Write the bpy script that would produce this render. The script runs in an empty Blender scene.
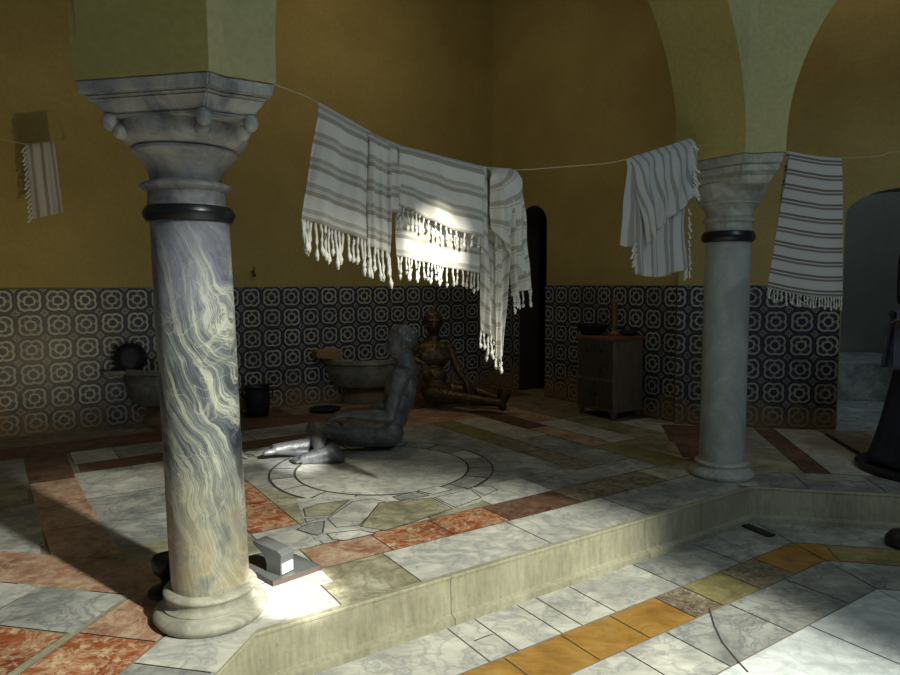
import bpy, bmesh, math, random
from math import sin, cos, pi, radians, sqrt, atan2
from mathutils import Vector, Matrix, noise
random.seed(7)
C = bpy.context.scene.collection
D = bpy.data
V = Vector

# ------------------------------------------------------------------ camera model
FPX, PITCH, ROLL, EYE = 666.0, radians(4.694), radians(-.245), 1.2327
TH = radians(33.475)                 # direction of the arcade side facing the camera
TB = TH - pi/4                       # the side to the right of the second column
TC = TH + pi/4                       # the side to the left of the first column
C1 = V((-.911, 2.410)); C2 = V((1.769, 4.182))
def ray(x, y):
    u, v = x-450, y-337.5; c, s = cos(ROLL), sin(ROLL)
    u, v = c*u+s*v, -s*u+c*v
    a, b = u/FPX, -v/FPX
    return V((a, cos(PITCH)+b*sin(PITCH), b*cos(PITCH)-sin(PITCH)))
def gnd(x, y, z=0.0):
    d = ray(x, y); t = (z-EYE)/d.z; return V((d.x*t, d.y*t, z))
def at(x, y, dist):
    d = ray(x, y); t = dist/d.y; return V((d.x*t, d.y*t, EYE+d.z*t))
def onwall(x, y, t, off):
    d = ray(x, y); s = off/(-sin(t)*d.x+cos(t)*d.y); return V((d.x*s, d.y*s, EYE+d.z*s))
def U(t): return V((cos(t), sin(t)))
def Nn(t): return V((-sin(t), cos(t)))
def W(u, n, z=0.0, t=TH, o=C1):
    p = o+U(t)*u+Nn(t)*n; return V((p.x, p.y, z))
def loc(p, t=TH, o=C1):
    d = V((p[0], p[1]))-o; return d.dot(U(t)), d.dot(Nn(t))
OC = C1+U(TH)*1.6065-Nn(TH)*3.878    # centre of the eight sided hall

# ------------------------------------------------------------------ materials
class NT:
    def __init__(s, name):
        s.m = D.materials.new(name); s.m.use_nodes = True
        s.t = s.m.node_tree; s.n = s.t.nodes
        s.b = s.n['Principled BSDF']
    def new(s, k, **kw):
        n = s.n.new(k)
        for a, v in kw.items(): setattr(n, a, v)
        return n
    def link(s, a, b): s.t.links.new(a, b)
    def put(s, sock, v):
        if isinstance(v, (int, float)): sock.default_value = v
        elif isinstance(v, (tuple, list)):
            sock.default_value = tuple(v)+((1,) if len(v) == 3 and sock.type == 'RGBA' else ())
        else: s.link(v, sock)
    def ma(s, op, a, b=0.0, c=0.0):
        n = s.new('ShaderNodeMath', operation=op)
        for i, v in enumerate((a, b, c)): s.put(n.inputs[i], v)
        return n.outputs[0]
    def mix(s, f, a, b, mode='MIX'):
        n = s.new('ShaderNodeMix', data_type='RGBA', blend_type=mode)
        s.put(n.inputs[0], f); s.put(n.inputs[6], a); s.put(n.inputs[7], b)
        return n.outputs[2]
    def ramp(s, f, stops, interp='LINEAR'):
        n = s.new('ShaderNodeValToRGB'); n.color_ramp.interpolation = interp
        e = n.color_ramp.elements
        while len(e) < len(stops): e.new(.5)
        for i, (p, c) in enumerate(stops):
            e[i].position = p; e[i].color = tuple(c)+(1,) if isinstance(c, tuple) else (c, c, c, 1)
        s.link(f, n.inputs[0]); return n.outputs[0]
    def obj(s): return s.new('ShaderNodeTexCoord').outputs['Object']
    def uv(s): return s.new('ShaderNodeTexCoord').outputs['UV']
    def mapping(s, v, sc=(1,1,1), rot=(0,0,0), lo=(0,0,0)):
        n = s.new('ShaderNodeMapping'); s.link(v, n.inputs[0])
        n.inputs['Scale'].default_value = sc; n.inputs['Rotation'].default_value = rot; n.inputs['Location'].default_value = lo
        return n.outputs[0]
    def noise(s, v, sc, det=4, rough=.55, dist=0.0, col=False):
        n = s.new('ShaderNodeTexNoise'); s.link(v, n.inputs['Vector'])
        n.inputs['Scale'].default_value = sc; n.inputs['Detail'].default_value = det
        n.inputs['Roughness'].default_value = rough; n.inputs['Distortion'].default_value = dist
        return n.outputs['Color' if col else 'Fac']
    def warp(s, v, sc, amt, det=3):
        c = s.noise(v, sc, det, col=True)
        n = s.new('ShaderNodeVectorMath', operation='MULTIPLY_ADD')
        s.link(c, n.inputs[0]); n.inputs[1].default_value = (amt,)*3; s.link(v, n.inputs[2])
        return n.outputs[0]
    def sep(s, v):
        n = s.new('ShaderNodeSeparateXYZ'); s.link(v, n.inputs[0]); return n.outputs
    def bump(s, h, st=.3, d=.01):
        n = s.new('ShaderNodeBump'); n.inputs['Strength'].default_value = st; n.inputs['Distance'].default_value = d
        s.link(h, n.inputs['Height']); s.link(n.outputs[0], s.b.inputs['Normal'])
    def done(s, col, rough=.6, metal=0.0, spec=.5):
        s.put(s.b.inputs['Base Color'], col); s.put(s.b.inputs['Roughness'], rough)
        s.b.inputs['Metallic'].default_value = metal; s.b.inputs['Specular IOR Level'].default_value = spec
        return s.m

def plain(name, col, rough=.6, metal=0.0, nsc=8, var=.25, bump=.2):
    m = NT(name); o = m.obj(); f = m.noise(o, nsc, 5)
    c = m.mix(f, tuple(x*(1-var) for x in col), tuple(min(1, x*(1+var)) for x in col))
    m.bump(m.noise(o, nsc*5, 4), bump, .004)
    return m.done(c, rough, metal)

def slab_mat(name, c0, c1, c2, vein, sc=3.0, vs=5.0, vamt=.6, rough=.35, spots=0.0, spotc=(.7,.65,.5)):
    """marble: two cloudy tones, drawn out streaks and thin veins"""
    m = NT(name); o = m.obj(); w = m.warp(o, 1.7, .5)
    cl = m.ramp(m.noise(w, sc, 6, .62), [(.32, c0), (.5, c1), (.7, c2)])
    st = m.mapping(w, (1, 5, 1), (0, 0, .6))
    s2 = m.ramp(m.noise(st, sc*1.4, 6, .65), [(.38, .55), (.55, 1.0)])
    cl = m.mix(.55, cl, s2, 'MULTIPLY')
    r = m.ma('ABSOLUTE', m.ma('SUBTRACT', m.noise(m.warp(o, 2.5, .7), vs, 5, .6), .5))
    vm = m.ramp(r, [(0.0, 1.0), (.03, .35), (.075, 0.0)])
    cl = m.mix(m.ma('MULTIPLY', vm, vamt), cl, vein)
    if spots:
        sp = m.ramp(m.noise(m.warp(o, 9, .15), 22, 5, .7), [(.53, 0.0), (.62, 1.0)])
        cl = m.mix(m.ma('MULTIPLY', sp, spots), cl, spotc)
    dirt = m.ramp(m.noise(o, 1.3, 6, .7), [(.35, .72), (.6, 1.0)])
    cl = m.mix(1.0, cl, dirt, 'MULTIPLY')
    m.bump(m.noise(o, 60, 4), .12, .003)
    return m.done(cl, m.ramp(m.noise(o, 9, 5), [(.3, rough-.1), (.7, rough+.2)]))

M = {}
M['slab_white'] = slab_mat('white marble slabs', (.38,.39,.36), (.55,.55,.49), (.70,.70,.62), (.22,.23,.24))
M['slab_grey'] = slab_mat('grey veined marble slabs', (.20,.21,.20), (.36,.37,.34), (.50,.51,.47), (.13,.14,.15), 3.4, 6, .7)
M['slab_pale'] = slab_mat('bright white marble slabs', (.55,.60,.60), (.68,.73,.73), (.8,.84,.83), (.35,.40,.42), 2.5, 4, .5)
M['slab_green'] = slab_mat('greenish brown marble slabs', (.17,.16,.10), (.35,.33,.22), (.54,.52,.40), (.10,.09,.05), 3.5, 5, .5)
M['slab_red'] = slab_mat('rust red breccia slabs', (.20,.048,.022), (.34,.095,.038), (.40,.19,.09), (.62,.52,.34), 5, 9, .5, .35, .75, (.62,.50,.30))
M['slab_rose'] = slab_mat('rose brown marble slabs', (.26,.12,.075), (.39,.23,.15), (.48,.35,.25), (.62,.5,.36), 5, 8, .5, .35, .35, (.6,.48,.34))
M['slab_brown'] = slab_mat('dark brown red marble slabs', (.07,.032,.02), (.12,.055,.035), (.19,.10,.065), (.25,.18,.12), 5, 8, .4, .45, .3, (.25,.19,.13))
M['slab_ochre'] = slab_mat('ochre limestone slabs', (.24,.12,.025), (.35,.19,.035), (.40,.25,.07), (.3,.17,.05), 6, 8, .25, .5)
M['slab_olive'] = slab_mat('olive grey limestone slabs', (.17,.15,.06), (.25,.22,.09), (.33,.30,.14), (.12,.10,.05), 6, 8, .5, .5)
M['slab_speckle'] = slab_mat('brown speckled breccia slabs', (.09,.07,.05), (.17,.13,.09), (.26,.20,.12), (.36,.32,.22), 8, 14, .6, .45, .55, (.42,.38,.28))
def kerb_mat():
    m = NT('pale worn kerb stone'); o = m.obj()
    c = m.ramp(m.noise(m.warp(o, 2, .3), 3.0, 7, .65), [(.3, (.22,.21,.14)), (.5, (.31,.30,.21)), (.7, (.40,.39,.29))])
    v = m.noise(m.mapping(o, (22, 22, 3)), 2.2, 5, .65)
    c = m.mix(.6, c, m.ramp(v, [(.35, .6), (.6, 1.0)]), 'MULTIPLY')
    sp = m.ramp(m.noise(o, 45, 4, .6), [(.60, 0.0), (.70, 1.0)])
    c = m.mix(m.ma('MULTIPLY', sp, .5), c, (.14,.12,.08))
    m.bump(m.noise(o, 50, 6), .4, .006)
    return m.done(c, .65)
M['kerb'] = kerb_mat()
M['grout'] = plain('brown mortar joints', (.19,.165,.12), .9)
M['joint_dark'] = plain('blackened joints', (.035,.033,.03), .8)

def plaster(name, c0, c1, patch=None):
    m = NT(name); o = m.obj()
    c = m.ramp(m.noise(m.warp(o, 1.0, .6), 1.4, 7, .6), [(.3, c0), (.7, c1)])
    g = m.ramp(m.noise(o, 40, 4), [(.3, .85), (.7, 1.05)])
    c = m.mix(.8, c, g, 'MULTIPLY')
    m.bump(m.noise(o, 25, 6), .25, .006)
    return m.done(c, .85, 0, .25)
M['ochre'] = plaster('ochre plaster', (.33,.26,.095), (.43,.345,.135))
M['arch'] = plaster('pale olive yellow plaster', (.37,.345,.17), (.45,.42,.215))
M['soffit'] = plaster('yellow olive plaster', (.40,.34,.115), (.47,.41,.15))
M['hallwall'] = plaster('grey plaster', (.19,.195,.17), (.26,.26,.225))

def tile_mat(name, light=(.54,.52,.41), dark=(.018,.024,.06), stain=(.22,.13,.05), su=0.0, off=0.0):
    """20 cm glazed tiles, each with a scalloped ring inside a four-lobed ring, small stars on the joints"""
    m = NT(name); x, y, z = m.sep(m.uv())
    def cell(a, o=0.0): return m.ma('SUBTRACT', m.ma('FRACT', m.ma('DIVIDE', m.ma('ADD', a, 40.0+o), .2)), .5)
    px, py = cell(x, off), cell(y)
    wob = m.ma('MULTIPLY', m.ma('SUBTRACT', m.noise(m.uv(), 26, 3), .5), .10)
    r = m.ma('ADD', m.ma('SQRT', m.ma('ADD', m.ma('MULTIPLY', px, px), m.ma('MULTIPLY', py, py))), wob)
    th = m.ma('ARCTAN2', py, px)
    def near(a, b, w, soft=.022):     # 1 where |a-b|<w
        d = m.ma('SUBTRACT', w, m.ma('ABSOLUTE', m.ma('SUBTRACT', a, b)))
        n = m.new('ShaderNodeMath', operation='MULTIPLY_ADD', use_clamp=True)
        m.put(n.inputs[0], d); n.inputs[1].default_value = 1/soft; n.inputs[2].default_value = .5
        return n.outputs[0]
    R1 = m.ma('ADD', .185, m.ma('MULTIPLY', m.ma('COSINE', m.ma('MULTIPLY', th, 8.0)), .014))
    ring1 = near(r, R1, .040)
    R2 = m.ma('ADD', .335, m.ma('MULTIPLY', m.ma('ABSOLUTE', m.ma('SINE', m.ma('MULTIPLY', th, 2.0))), .100))
    ring2 = near(r, R2, .042)
    bridge = m.ma('MULTIPLY', near(m.ma('ABSOLUTE', m.ma('COSINE', m.ma('MULTIPLY', th, 2.0))), 1.0, .10, .1), near(r, .25, .07))
    qx, qy = cell(x, .1+off), cell(y, .1)
    r2 = m.ma('ADD', m.ma('SQRT', m.ma('ADD', m.ma('MULTIPLY', qx, qx), m.ma('MULTIPLY', qy, qy))), wob)
    t2 = m.ma('ARCTAN2', qy, qx)
    star = near(r2, m.ma('ADD', .10, m.ma('MULTIPLY', m.ma('COSINE', m.ma('MULTIPLY', t2, 4.0)), .03)), .022)
    dot = near(r2, 0.0, .03)
    l = m.ma('MAXIMUM', m.ma('MAXIMUM', ring1, ring2), m.ma('MAXIMUM', m.ma('MULTIPLY', bridge, .35), m.ma('MAXIMUM', star, dot)))
    # uneven firing, every tile a little different
    cid = m.new('ShaderNodeTexWhiteNoise', noise_dimensions='2D')
    cb = m.new('ShaderNodeCombineXYZ')
    m.link(m.ma('FLOOR', m.ma('DIVIDE', m.ma('ADD', x, 40.0+off), .2)), cb.inputs[0]); m.link(m.ma('FLOOR', m.ma('DIVIDE', m.ma('ADD', y, 40.0), .2)), cb.inputs[1])
    m.link(cb.outputs[0], cid.inputs[0])
    cres = m.ma('MULTIPLY', near(r, m.ma('ADD', .24, m.ma('MULTIPLY', m.ma('ABSOLUTE', m.ma('SINE', m.ma('MULTIPLY', th, 2.0))), .05)), .012), near(m.ma('ABSOLUTE', m.ma('SINE', m.ma('MULTIPLY', th, 2.0))), 1.0, .25, .1))
    l = m.ma('MAXIMUM', l, m.ma('MULTIPLY', cres, .12))
    l = m.ma('MULTIPLY', l, m.ma('ADD', .72, m.ma('MULTIPLY', cid.outputs[0], .28)))
    c = m.mix(l, dark, light)
    edge = m.ma('MAXIMUM', m.ma('ABSOLUTE', px), m.ma('ABSOLUTE', py))
    c = m.mix(near(edge, .5, .012, .01), c, (.07,.06,.045))
    big = m.noise(m.uv(), 2.2, 6, .65)
    c = m.mix(m.ma('MULTIPLY', m.ramp(big, [(.4, 0.0), (.7, 1.0)]), .45), c, tuple(k*.55 for k in light), 'MULTIPLY')
    # rising damp: brown stains with ragged tops near the floor
    low = m.ramp(m.ma('ADD', m.ma('MULTIPLY', y, 1.0), m.ma('MULTIPLY', m.ma('SUBTRACT', m.noise(m.uv(), 3.5, 6, .6), .5), 1.1)), [(.04, .9), (.30, 0.0)])
    c = m.mix(m.ma('MULTIPLY', low, .8), c, stain)
    m.bump(m.ma('ADD', m.ma('MULTIPLY', l, -.3), m.noise(m.uv(), 9, 4)), .12, .004)
    return m.done(c, .38)
M['tile'] = tile_mat('blue and cream glazed tiles')
M['tile_shaded'] = tile_mat('shade darkened blue and cream tiles', (.44,.43,.35), (.012,.016,.045))  # darker copy of the same tiles, side wall shade put into the colour

def vein_col(name):
    """the dark veined grey-green marble of the near column"""
    m = NT(name); o = m.obj(); x, y, z = m.sep(o)
    # folded strata: layers arch over a crest left of the middle and sweep down to the right
    w = m.warp(m.warp(o, 2.2, .27, 2), 7.0, .06, 3)
    wx, wy, wz = m.sep(w)
    xs = m.ma('ADD', wx, .035)
    crest = m.ma('SQRT', m.ma('ADD', m.ma('MULTIPLY', m.ma('MULTIPLY', xs, xs), 4.2), .0012))
    slope = m.ma('MULTIPLY', xs, 1.1)
    f = m.ma('ADD', m.ma('ADD', wz, crest), slope)
    cb = m.new('ShaderNodeCombineXYZ'); m.put(cb.inputs[0], m.ma('MULTIPLY', wx, 1.3)); m.put(cb.inputs[1], m.ma('MULTIPLY', wy, 1.3)); m.put(cb.inputs[2], m.ma('MULTIPLY', f, 6.0))
    n1 = m.noise(cb.outputs[0], 1.5, 7, .68)
    n1 = m.ma('ADD', n1, m.ma('MULTIPLY', m.ma('SUBTRACT', m.noise(w, 3.0, 3, .5), .5), .30))
    c = m.ramp(n1, [(.34, (.028,.034,.045)), (.41, (.12,.135,.15)), (.44, (.045,.055,.065)), (.47, (.24,.27,.25)), (.495, (.07,.08,.09)), (.52, (.27,.29,.26)), (.555, (.38,.40,.33)), (.58, (.09,.105,.11)), (.61, (.40,.42,.34)), (.64, (.15,.17,.17)), (.70, (.31,.33,.29))])
    cb2 = m.new('ShaderNodeCombineXYZ'); m.put(cb2.inputs[0], m.ma('MULTIPLY', wx, 9.0)); m.put(cb2.inputs[1], m.ma('MULTIPLY', wy, 9.0)); m.put(cb2.inputs[2], m.ma('MULTIPLY', f, 40.0))
    fine = m.noise(cb2.outputs[0], 1.6, 5, .7)
    c = m.mix(.7, c, m.ramp(fine, [(.38, .35), (.5, 1.0), (.64, .75)]), 'MULTIPLY')
    r = m.ma('ABSOLUTE', m.ma('SUBTRACT', m.noise(m.warp(o, 2.5, .5, 3), 4.0, 3, .5), .5))
    c = m.mix(m.ramp(r, [(0.0, .35), (.003, .2), (.006, 0.0)]), c, (.50,.47,.32))
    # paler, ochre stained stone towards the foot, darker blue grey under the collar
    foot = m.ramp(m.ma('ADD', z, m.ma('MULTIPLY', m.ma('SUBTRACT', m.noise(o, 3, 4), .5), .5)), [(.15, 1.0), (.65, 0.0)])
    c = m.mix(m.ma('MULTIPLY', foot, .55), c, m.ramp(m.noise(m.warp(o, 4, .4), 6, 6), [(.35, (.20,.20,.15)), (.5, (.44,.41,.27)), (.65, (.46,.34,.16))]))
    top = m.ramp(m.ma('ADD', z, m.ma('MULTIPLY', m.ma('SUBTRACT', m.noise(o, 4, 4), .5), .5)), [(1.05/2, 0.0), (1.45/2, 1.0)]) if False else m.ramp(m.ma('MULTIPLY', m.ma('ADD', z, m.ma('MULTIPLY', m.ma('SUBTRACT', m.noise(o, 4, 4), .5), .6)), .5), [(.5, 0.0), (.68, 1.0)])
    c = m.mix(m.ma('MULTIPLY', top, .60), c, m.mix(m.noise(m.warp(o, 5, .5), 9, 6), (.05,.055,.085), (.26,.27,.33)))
    return m.done(c, .3)
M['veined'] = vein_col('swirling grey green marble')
M['capital'] = slab_mat('weathered grey marble', (.13,.14,.17), (.36,.36,.37), (.58,.57,.50), (.50,.48,.36), 6, 7, .3, .5)
M['capital_low'] = slab_mat('pale worn marble', (.24,.245,.20), (.36,.355,.28), (.47,.45,.35), (.25,.25,.22), 6, 9, .3, .5)
M['greycol'] = slab_mat('smooth pale grey marble', (.30,.33,.33), (.38,.41,.40), (.45,.48,.46), (.28,.30,.30), 2.5, 3, .3, .4)
M['greycap'] = slab_mat('pale grey carved marble', (.30,.32,.30), (.42,.43,.39), (.52,.52,.46), (.25,.25,.2), 7, 9, .35, .5)
M['blackband'] = plain('black painted iron band', (.012,.014,.017), .32, .3, 12, .3, .05)

def bronze(name, c0, c1, rough=.42, metal=.55):
    m = NT(name); o = m.obj()
    f = m.noise(m.warp(o, 6, .1), 16, 7, .7)
    c = m.ramp(f, [(.3, c0), (.72, c1)])
    m.bump(m.noise(o, 85, 5, .6), .55, .006)
    return m.done(c, rough, metal, .5)
M['statue_grey'] = bronze('grey patinated bronze', (.06,.068,.076), (.20,.21,.22), .42, .3)
M['statue_pale'] = bronze('pale grey worn plaster', (.16,.16,.15), (.42,.41,.37), .6, .1)
M['statue_brown'] = bronze('brown black bronze', (.03,.022,.016), (.12,.075,.035), .40, .45)
M['robe'] = plain('black blue cloth', (.010,.012,.022), .9, 0, 20, .4, .4)
M['sleeve'] = plain('slate blue cloth', (.07,.075,.11), .9, 0, 20, .4, .4)
M['pot'] = bronze('blackened tinned copper', (.012,.013,.018), (.045,.045,.05), .42, .6)
M['black_metal'] = plain('black enamelled metal', (.016,.016,.022), .42, .3, 15, .3, .1)
M['grey_metal'] = plain('dull grey painted metal', (.065,.07,.068), .5, .2, 12, .25, .15)
M['edge_metal'] = plain('dark rusty metal edge', (.07,.045,.035), .6, .2, 25, .4, .2)
M['lens'] = plain('frosted white glass', (.75,.76,.70), .3, 0, 10, .05, .02)
M['basin'] = slab_mat('stained carved marble', (.17,.16,.13), (.30,.28,.23), (.42,.39,.31), (.13,.11,.08), 6, 8, .4, .5)
M['basin_rust'] = slab_mat('rust stained limestone', (.20,.12,.06), (.28,.17,.08), (.34,.24,.13), (.2,.1,.05), 6, 8, .4, .6)
M['rope'] = plain('pale twisted cord', (.42,.36,.22), .9)
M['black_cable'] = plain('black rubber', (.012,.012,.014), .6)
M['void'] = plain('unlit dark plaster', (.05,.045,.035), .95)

def wood(name, a, b):
    m = NT(name); o = m.obj()
    w = m.mapping(m.warp(o, 3, .06), (9, 9, 1.2))
    c = m.ramp(m.noise(w, 5, 6, .6), [(.3, a), (.7, b)])
    m.bump(m.noise(w, 12, 4), .3, .003)
    return m.done(c, .5)
M['wood'] = wood('brown varnished wood', (.11,.085,.06), (.20,.155,.11))
M['wood_dark'] = wood('blackened old wood', (.035,.027,.022), (.075,.055,.04))
M['wood_red'] = wood('reddish wood', (.15,.065,.035), (.25,.12,.065))

def towel_mat(name, period, groups, dark=(.23,.195,.14), base=(.66,.64,.60), grey=(.42,.40,.38)):
    """white cotton with groups of woven brown stripes; uv v runs along the length in metres"""
    m = NT(name); x, y, z = m.sep(m.uv())
    f = m.ma('FRACT', m.ma('DIVIDE', m.ma('ADD', y, m.ma('MULTIPLY', m.ma('SUBTRACT', m.noise(m.uv(), 6, 2), .5), .006)), period))
    l = 0.0
    for (p, w, s) in groups:
        d = m.ma('SUBTRACT', w, m.ma('ABSOLUTE', m.ma('SUBTRACT', f, p)))
        n = m.new('ShaderNodeMath', operation='MULTIPLY_ADD', use_clamp=True)
        m.put(n.inputs[0], d); n.inputs[1].default_value = 40; n.inputs[2].default_value = .3
        l = m.ma('MAXIMUM', l, m.ma('MULTIPLY', n.outputs[0], s))
    c = m.mix(l, base, dark)
    weave = m.ma('MULTIPLY', m.ma('SINE', m.ma('MULTIPLY', x, 1400.0)), m.ma('SINE', m.ma('MULTIPLY', y, 1400.0)))
    c = m.mix(.35, c, m.ramp(m.noise(m.mapping(m.uv(), (1, 14, 1)), 30, 4), [(.3, .8), (.7, 1.0)]), 'MULTIPLY')
    m.bump(m.ma('ADD', weave, m.noise(m.uv(), 60, 3)), .25, .002)
    m.b.inputs['Sheen Weight'].default_value = .2
    return m.done(c, .95, 0, .15)
G3 = [(.30, .035, .75), (.42, .05, 1.0), (.56, .05, 1.0), (.68, .025, .6)]
M['towel_a'] = towel_mat('white cotton with grouped brown stripes', .098, [(.20,.095,.60),(.35,.025,.45),(.50,.095,.74)], (.25,.215,.165))
M['towel_b'] = towel_mat('white cotton with dark thin stripes', .088, [(.26,.08,1.0),(.50,.08,.9)], (.15,.13,.11), (.50,.50,.50))
M['towel_c'] = towel_mat('white cotton with broad faded stripes', .062, [(.35,.16,.8)], (.24,.22,.19), (.48,.48,.48))
M['towel_d'] = towel_mat('white cotton with slanting tan stripes', .075, [(.35,.13,.7),(.6,.03,.6)], (.30,.25,.17), (.64,.62,.57))
M['fringe'] = plain('white knotted cotton', (.66,.65,.60), .95, 0, 60, .15, .5)

# ------------------------------------------------------------------ mesh helpers
def obj(name, bm, mats, parent=None, smooth=False, angle=None):
    me = D.meshes.new(name); bm.normal_update(); bm.to_mesh(me); bm.free()
    o = D.objects.new(name, me); C.objects.link(o)
    for m in (mats if isinstance(mats, (list, tuple)) else [mats]): me.materials.append(M[m])
    if smooth:
        for p in me.polygons: p.use_smooth = True
        if angle:
            me.set_sharp_from_angle(angle=radians(angle))
    if parent is not None:
        o.parent = parent; o.matrix_parent_inverse = Matrix.Identity(4)
        o.location = -parent.location if False else (0, 0, 0)
    return o
def thing(name, label, cat, p=(0, 0, 0), group=None):
    """empty at the thing's base; its parts are modelled in world coordinates and shifted under it"""
    o = D.objects.new(name, None); C.objects.link(o); o.location = p
    o.empty_display_size = .1
    o['label'] = label; o['category'] = cat
    if group: o['group'] = group
    return o
def tag(o, label, cat, group=None):
    o['label'] = label; o['category'] = cat
    if group: o['group'] = group
    return o
def part(name, bm, mats, root, smooth=False, angle=None, label=None, sub=None):
    """world-space bmesh -> child of root (or of the part sub, which sits at the same origin)"""
    bmesh.ops.translate(bm, verts=bm.verts, vec=-V(root.location))
    o = obj(name, bm, mats, None, smooth, angle)
    o.parent = sub if sub is not None else root
    if label: o['label'] = label
    return o
def struct(name, bm, mats, smooth=False, angle=None):
    o = obj(name, bm, mats, None, smooth, angle); o['kind'] = 'structure'; return o
def NB(): return bmesh.new()
def quad(bm, pts, mi=0, uvs=None):
    vs = [bm.verts.new(p) for p in pts]; f = bm.faces.new(vs); f.material_index = mi
    if uvs:
        L = bm.loops.layers.uv.verify()
        for l, uv in zip(f.loops, uvs): l[L].uv = uv
    return f
def prism(bm, poly, z0, z1, mi=0, bevel=0.0):
    """vertical prism over a 2d polygon"""
    n = len(poly)
    a = [bm.verts.new((p[0], p[1], z0)) for p in poly]; b = [bm.verts.new((p[0], p[1], z1)) for p in poly]
    ar = sum(poly[i][0]*poly[(i+1) % n][1]-poly[(i+1) % n][0]*poly[i][1] for i in range(n))
    if ar < 0: a.reverse(); b.reverse()
    fs = [bm.faces.new(b), bm.faces.new(a[::-1])]
    for i in range(n): fs.append(bm.faces.new((a[i], a[(i+1) % n], b[(i+1) % n], b[i])))
    for f in fs: f.material_index = mi
    if bevel:
        es = list({e for f in fs for e in f.edges})
        bmesh.ops.bevel(bm, geom=es, offset=bevel, segments=2, affect='EDGES', profile=.6)
    return fs
def box(bm, c, size, rot=0.0, bevel=0.0, mi=0):
    cx, cy, cz = c; sx, sy, sz = (k/2 for k in size)
    e1, e2 = V((cos(rot), sin(rot))), V((-sin(rot), cos(rot)))
    poly = [V((cx, cy))+e1*a*sx+e2*b*sy for a, b in ((-1,-1),(1,-1),(1,1),(-1,1))]
    return prism(bm, poly, cz-sz, cz+sz, mi, bevel)
def lathe(bm, c, prof, seg=48, mi=0, ell=1.0, rot=0.0, a0=0.0, a1=2*pi):
    """profile list of (r, z) from bottom to top"""
    full = abs(a1-a0-2*pi) < 1e-6; rings = []
    k = seg if full else seg+1
    for r, z in prof:
        if r < 1e-6: rings.append([bm.verts.new((c[0], c[1], c[2]+z))]); continue
        rings.append([bm.verts.new((c[0]+r*cos(a0+(a1-a0)*i/seg), c[1]+r*sin(a0+(a1-a0)*i/seg), c[2]+z)) for i in range(k)])
    for A, B in zip(rings[:-1], rings[1:]):
        for i in range(seg):
            j = (i+1) % k
            if len(A) == 1 and len(B) == 1: continue
            if len(A) == 1: f = bm.faces.new((A[0], B[j], B[i]))
            elif len(B) == 1: f = bm.faces.new((A[i], A[j], B[0]))
            else: f = bm.faces.new((A[i], A[j], B[j], B[i]))
            f.material_index = mi
    return rings
def capped(prof): return [(0, prof[0][1])]+prof+[(0, prof[-1][1])]
def tube(bm, pts, rads, seg=8, mi=0, cap=True):
    rings = []; n = len(pts); pts = [V(p) for p in pts]
    up = V((0, 0, 1))
    for i, p in enumerate(pts):
        d = (pts[min(i+1, n-1)]-pts[max(i-1, 0)]).normalized()
        a = d.cross(up)
        if a.length < .05: a = d.cross(V((1, 0, 0)))
        a.normalize(); b = d.cross(a)
        r = rads[i] if isinstance(rads, (list, tuple)) else rads
        rings.append([bm.verts.new(p+a*r*cos(2*pi*k/seg)+b*r*sin(2*pi*k/seg)) for k in range(seg)])
    for A, B in zip(rings[:-1], rings[1:]):
        for k in range(seg):
            f = bm.faces.new((A[k], B[k], B[(k+1) % seg], A[(k+1) % seg])); f.material_index = mi
    if cap:
        bm.faces.new(rings[0]).material_index = mi; bm.faces.new(rings[-1][::-1]).material_index = mi
def ball(bm, c, r, sc=(1, 1, 1), rot=None, sub=2):
    g = bmesh.ops.create_icosphere(bm, subdivisions=sub, radius=1.0)
    for v in g['verts']:
        p = V((v.co.x*sc[0]*r, v.co.y*sc[1]*r, v.co.z*sc[2]*r))
        if rot is not None: p = rot @ p
        v.co = p+V(c)
def caps(bm, a, ra, b, rb, seg=12):
    """tapered capsule"""
    a, b = V(a), V(b); ball(bm, a, ra); ball(bm, b, rb)
    if (b-a).length > 1e-4: tube(bm, [a, (a+b)/2, b], [ra, (ra+rb)/2, rb], seg)
def limb(bm, pts, rads):
    for i in range(len(pts)-1): caps(bm, pts[i], rads[i], pts[i+1], rads[i+1])

def baked(name, bm, mats, voxel, root, smooth_it=3, disp=0.0, label=None, sub=None, faces=None):
    """fuse overlapping closed volumes into one continuous skin"""
    bmesh.ops.translate(bm, verts=bm.verts, vec=-V(root.location))
    bmesh.ops.recalc_face_normals(bm, faces=bm.faces)
    me = D.meshes.new(name); bm.to_mesh(me); bm.free()
    t = D.objects.new(name+'_work', me); C.objects.link(t)
    r = t.modifiers.new('r', 'REMESH'); r.mode = 'VOXEL'; r.voxel_size = voxel
    s = t.modifiers.new('s', 'SMOOTH'); s.iterations = smooth_it; s.factor = .5
    if disp:
        tx = D.textures.new(name, 'CLOUDS'); tx.noise_scale = .035; tx.noise_depth = 2
        d = t.modifiers.new('d', 'DISPLACE'); d.texture = tx; d.strength = disp; d.mid_level = .5; d.texture_coords = 'LOCAL'
    bpy.context.view_layer.update()
    dg = bpy.context.evaluated_depsgraph_get()
    nm = D.meshes.new_from_object(t.evaluated_get(dg), depsgraph=dg)
    D.objects.remove(t); D.meshes.remove(me)
    nm.name = name; o = D.objects.new(name, nm); C.objects.link(o)
    nm.materials.clear()
    for m in (mats if isinstance(mats, (list, tuple)) else [mats]): nm.materials.append(M[m])
    for p in nm.polygons:
        p.use_smooth = True
        if faces: p.material_index = faces(p.center+V(root.location))
    if sub is not None: o.parent = sub
    elif root is not o: o.parent = root
    if label: o['label'] = label
    return o

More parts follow.
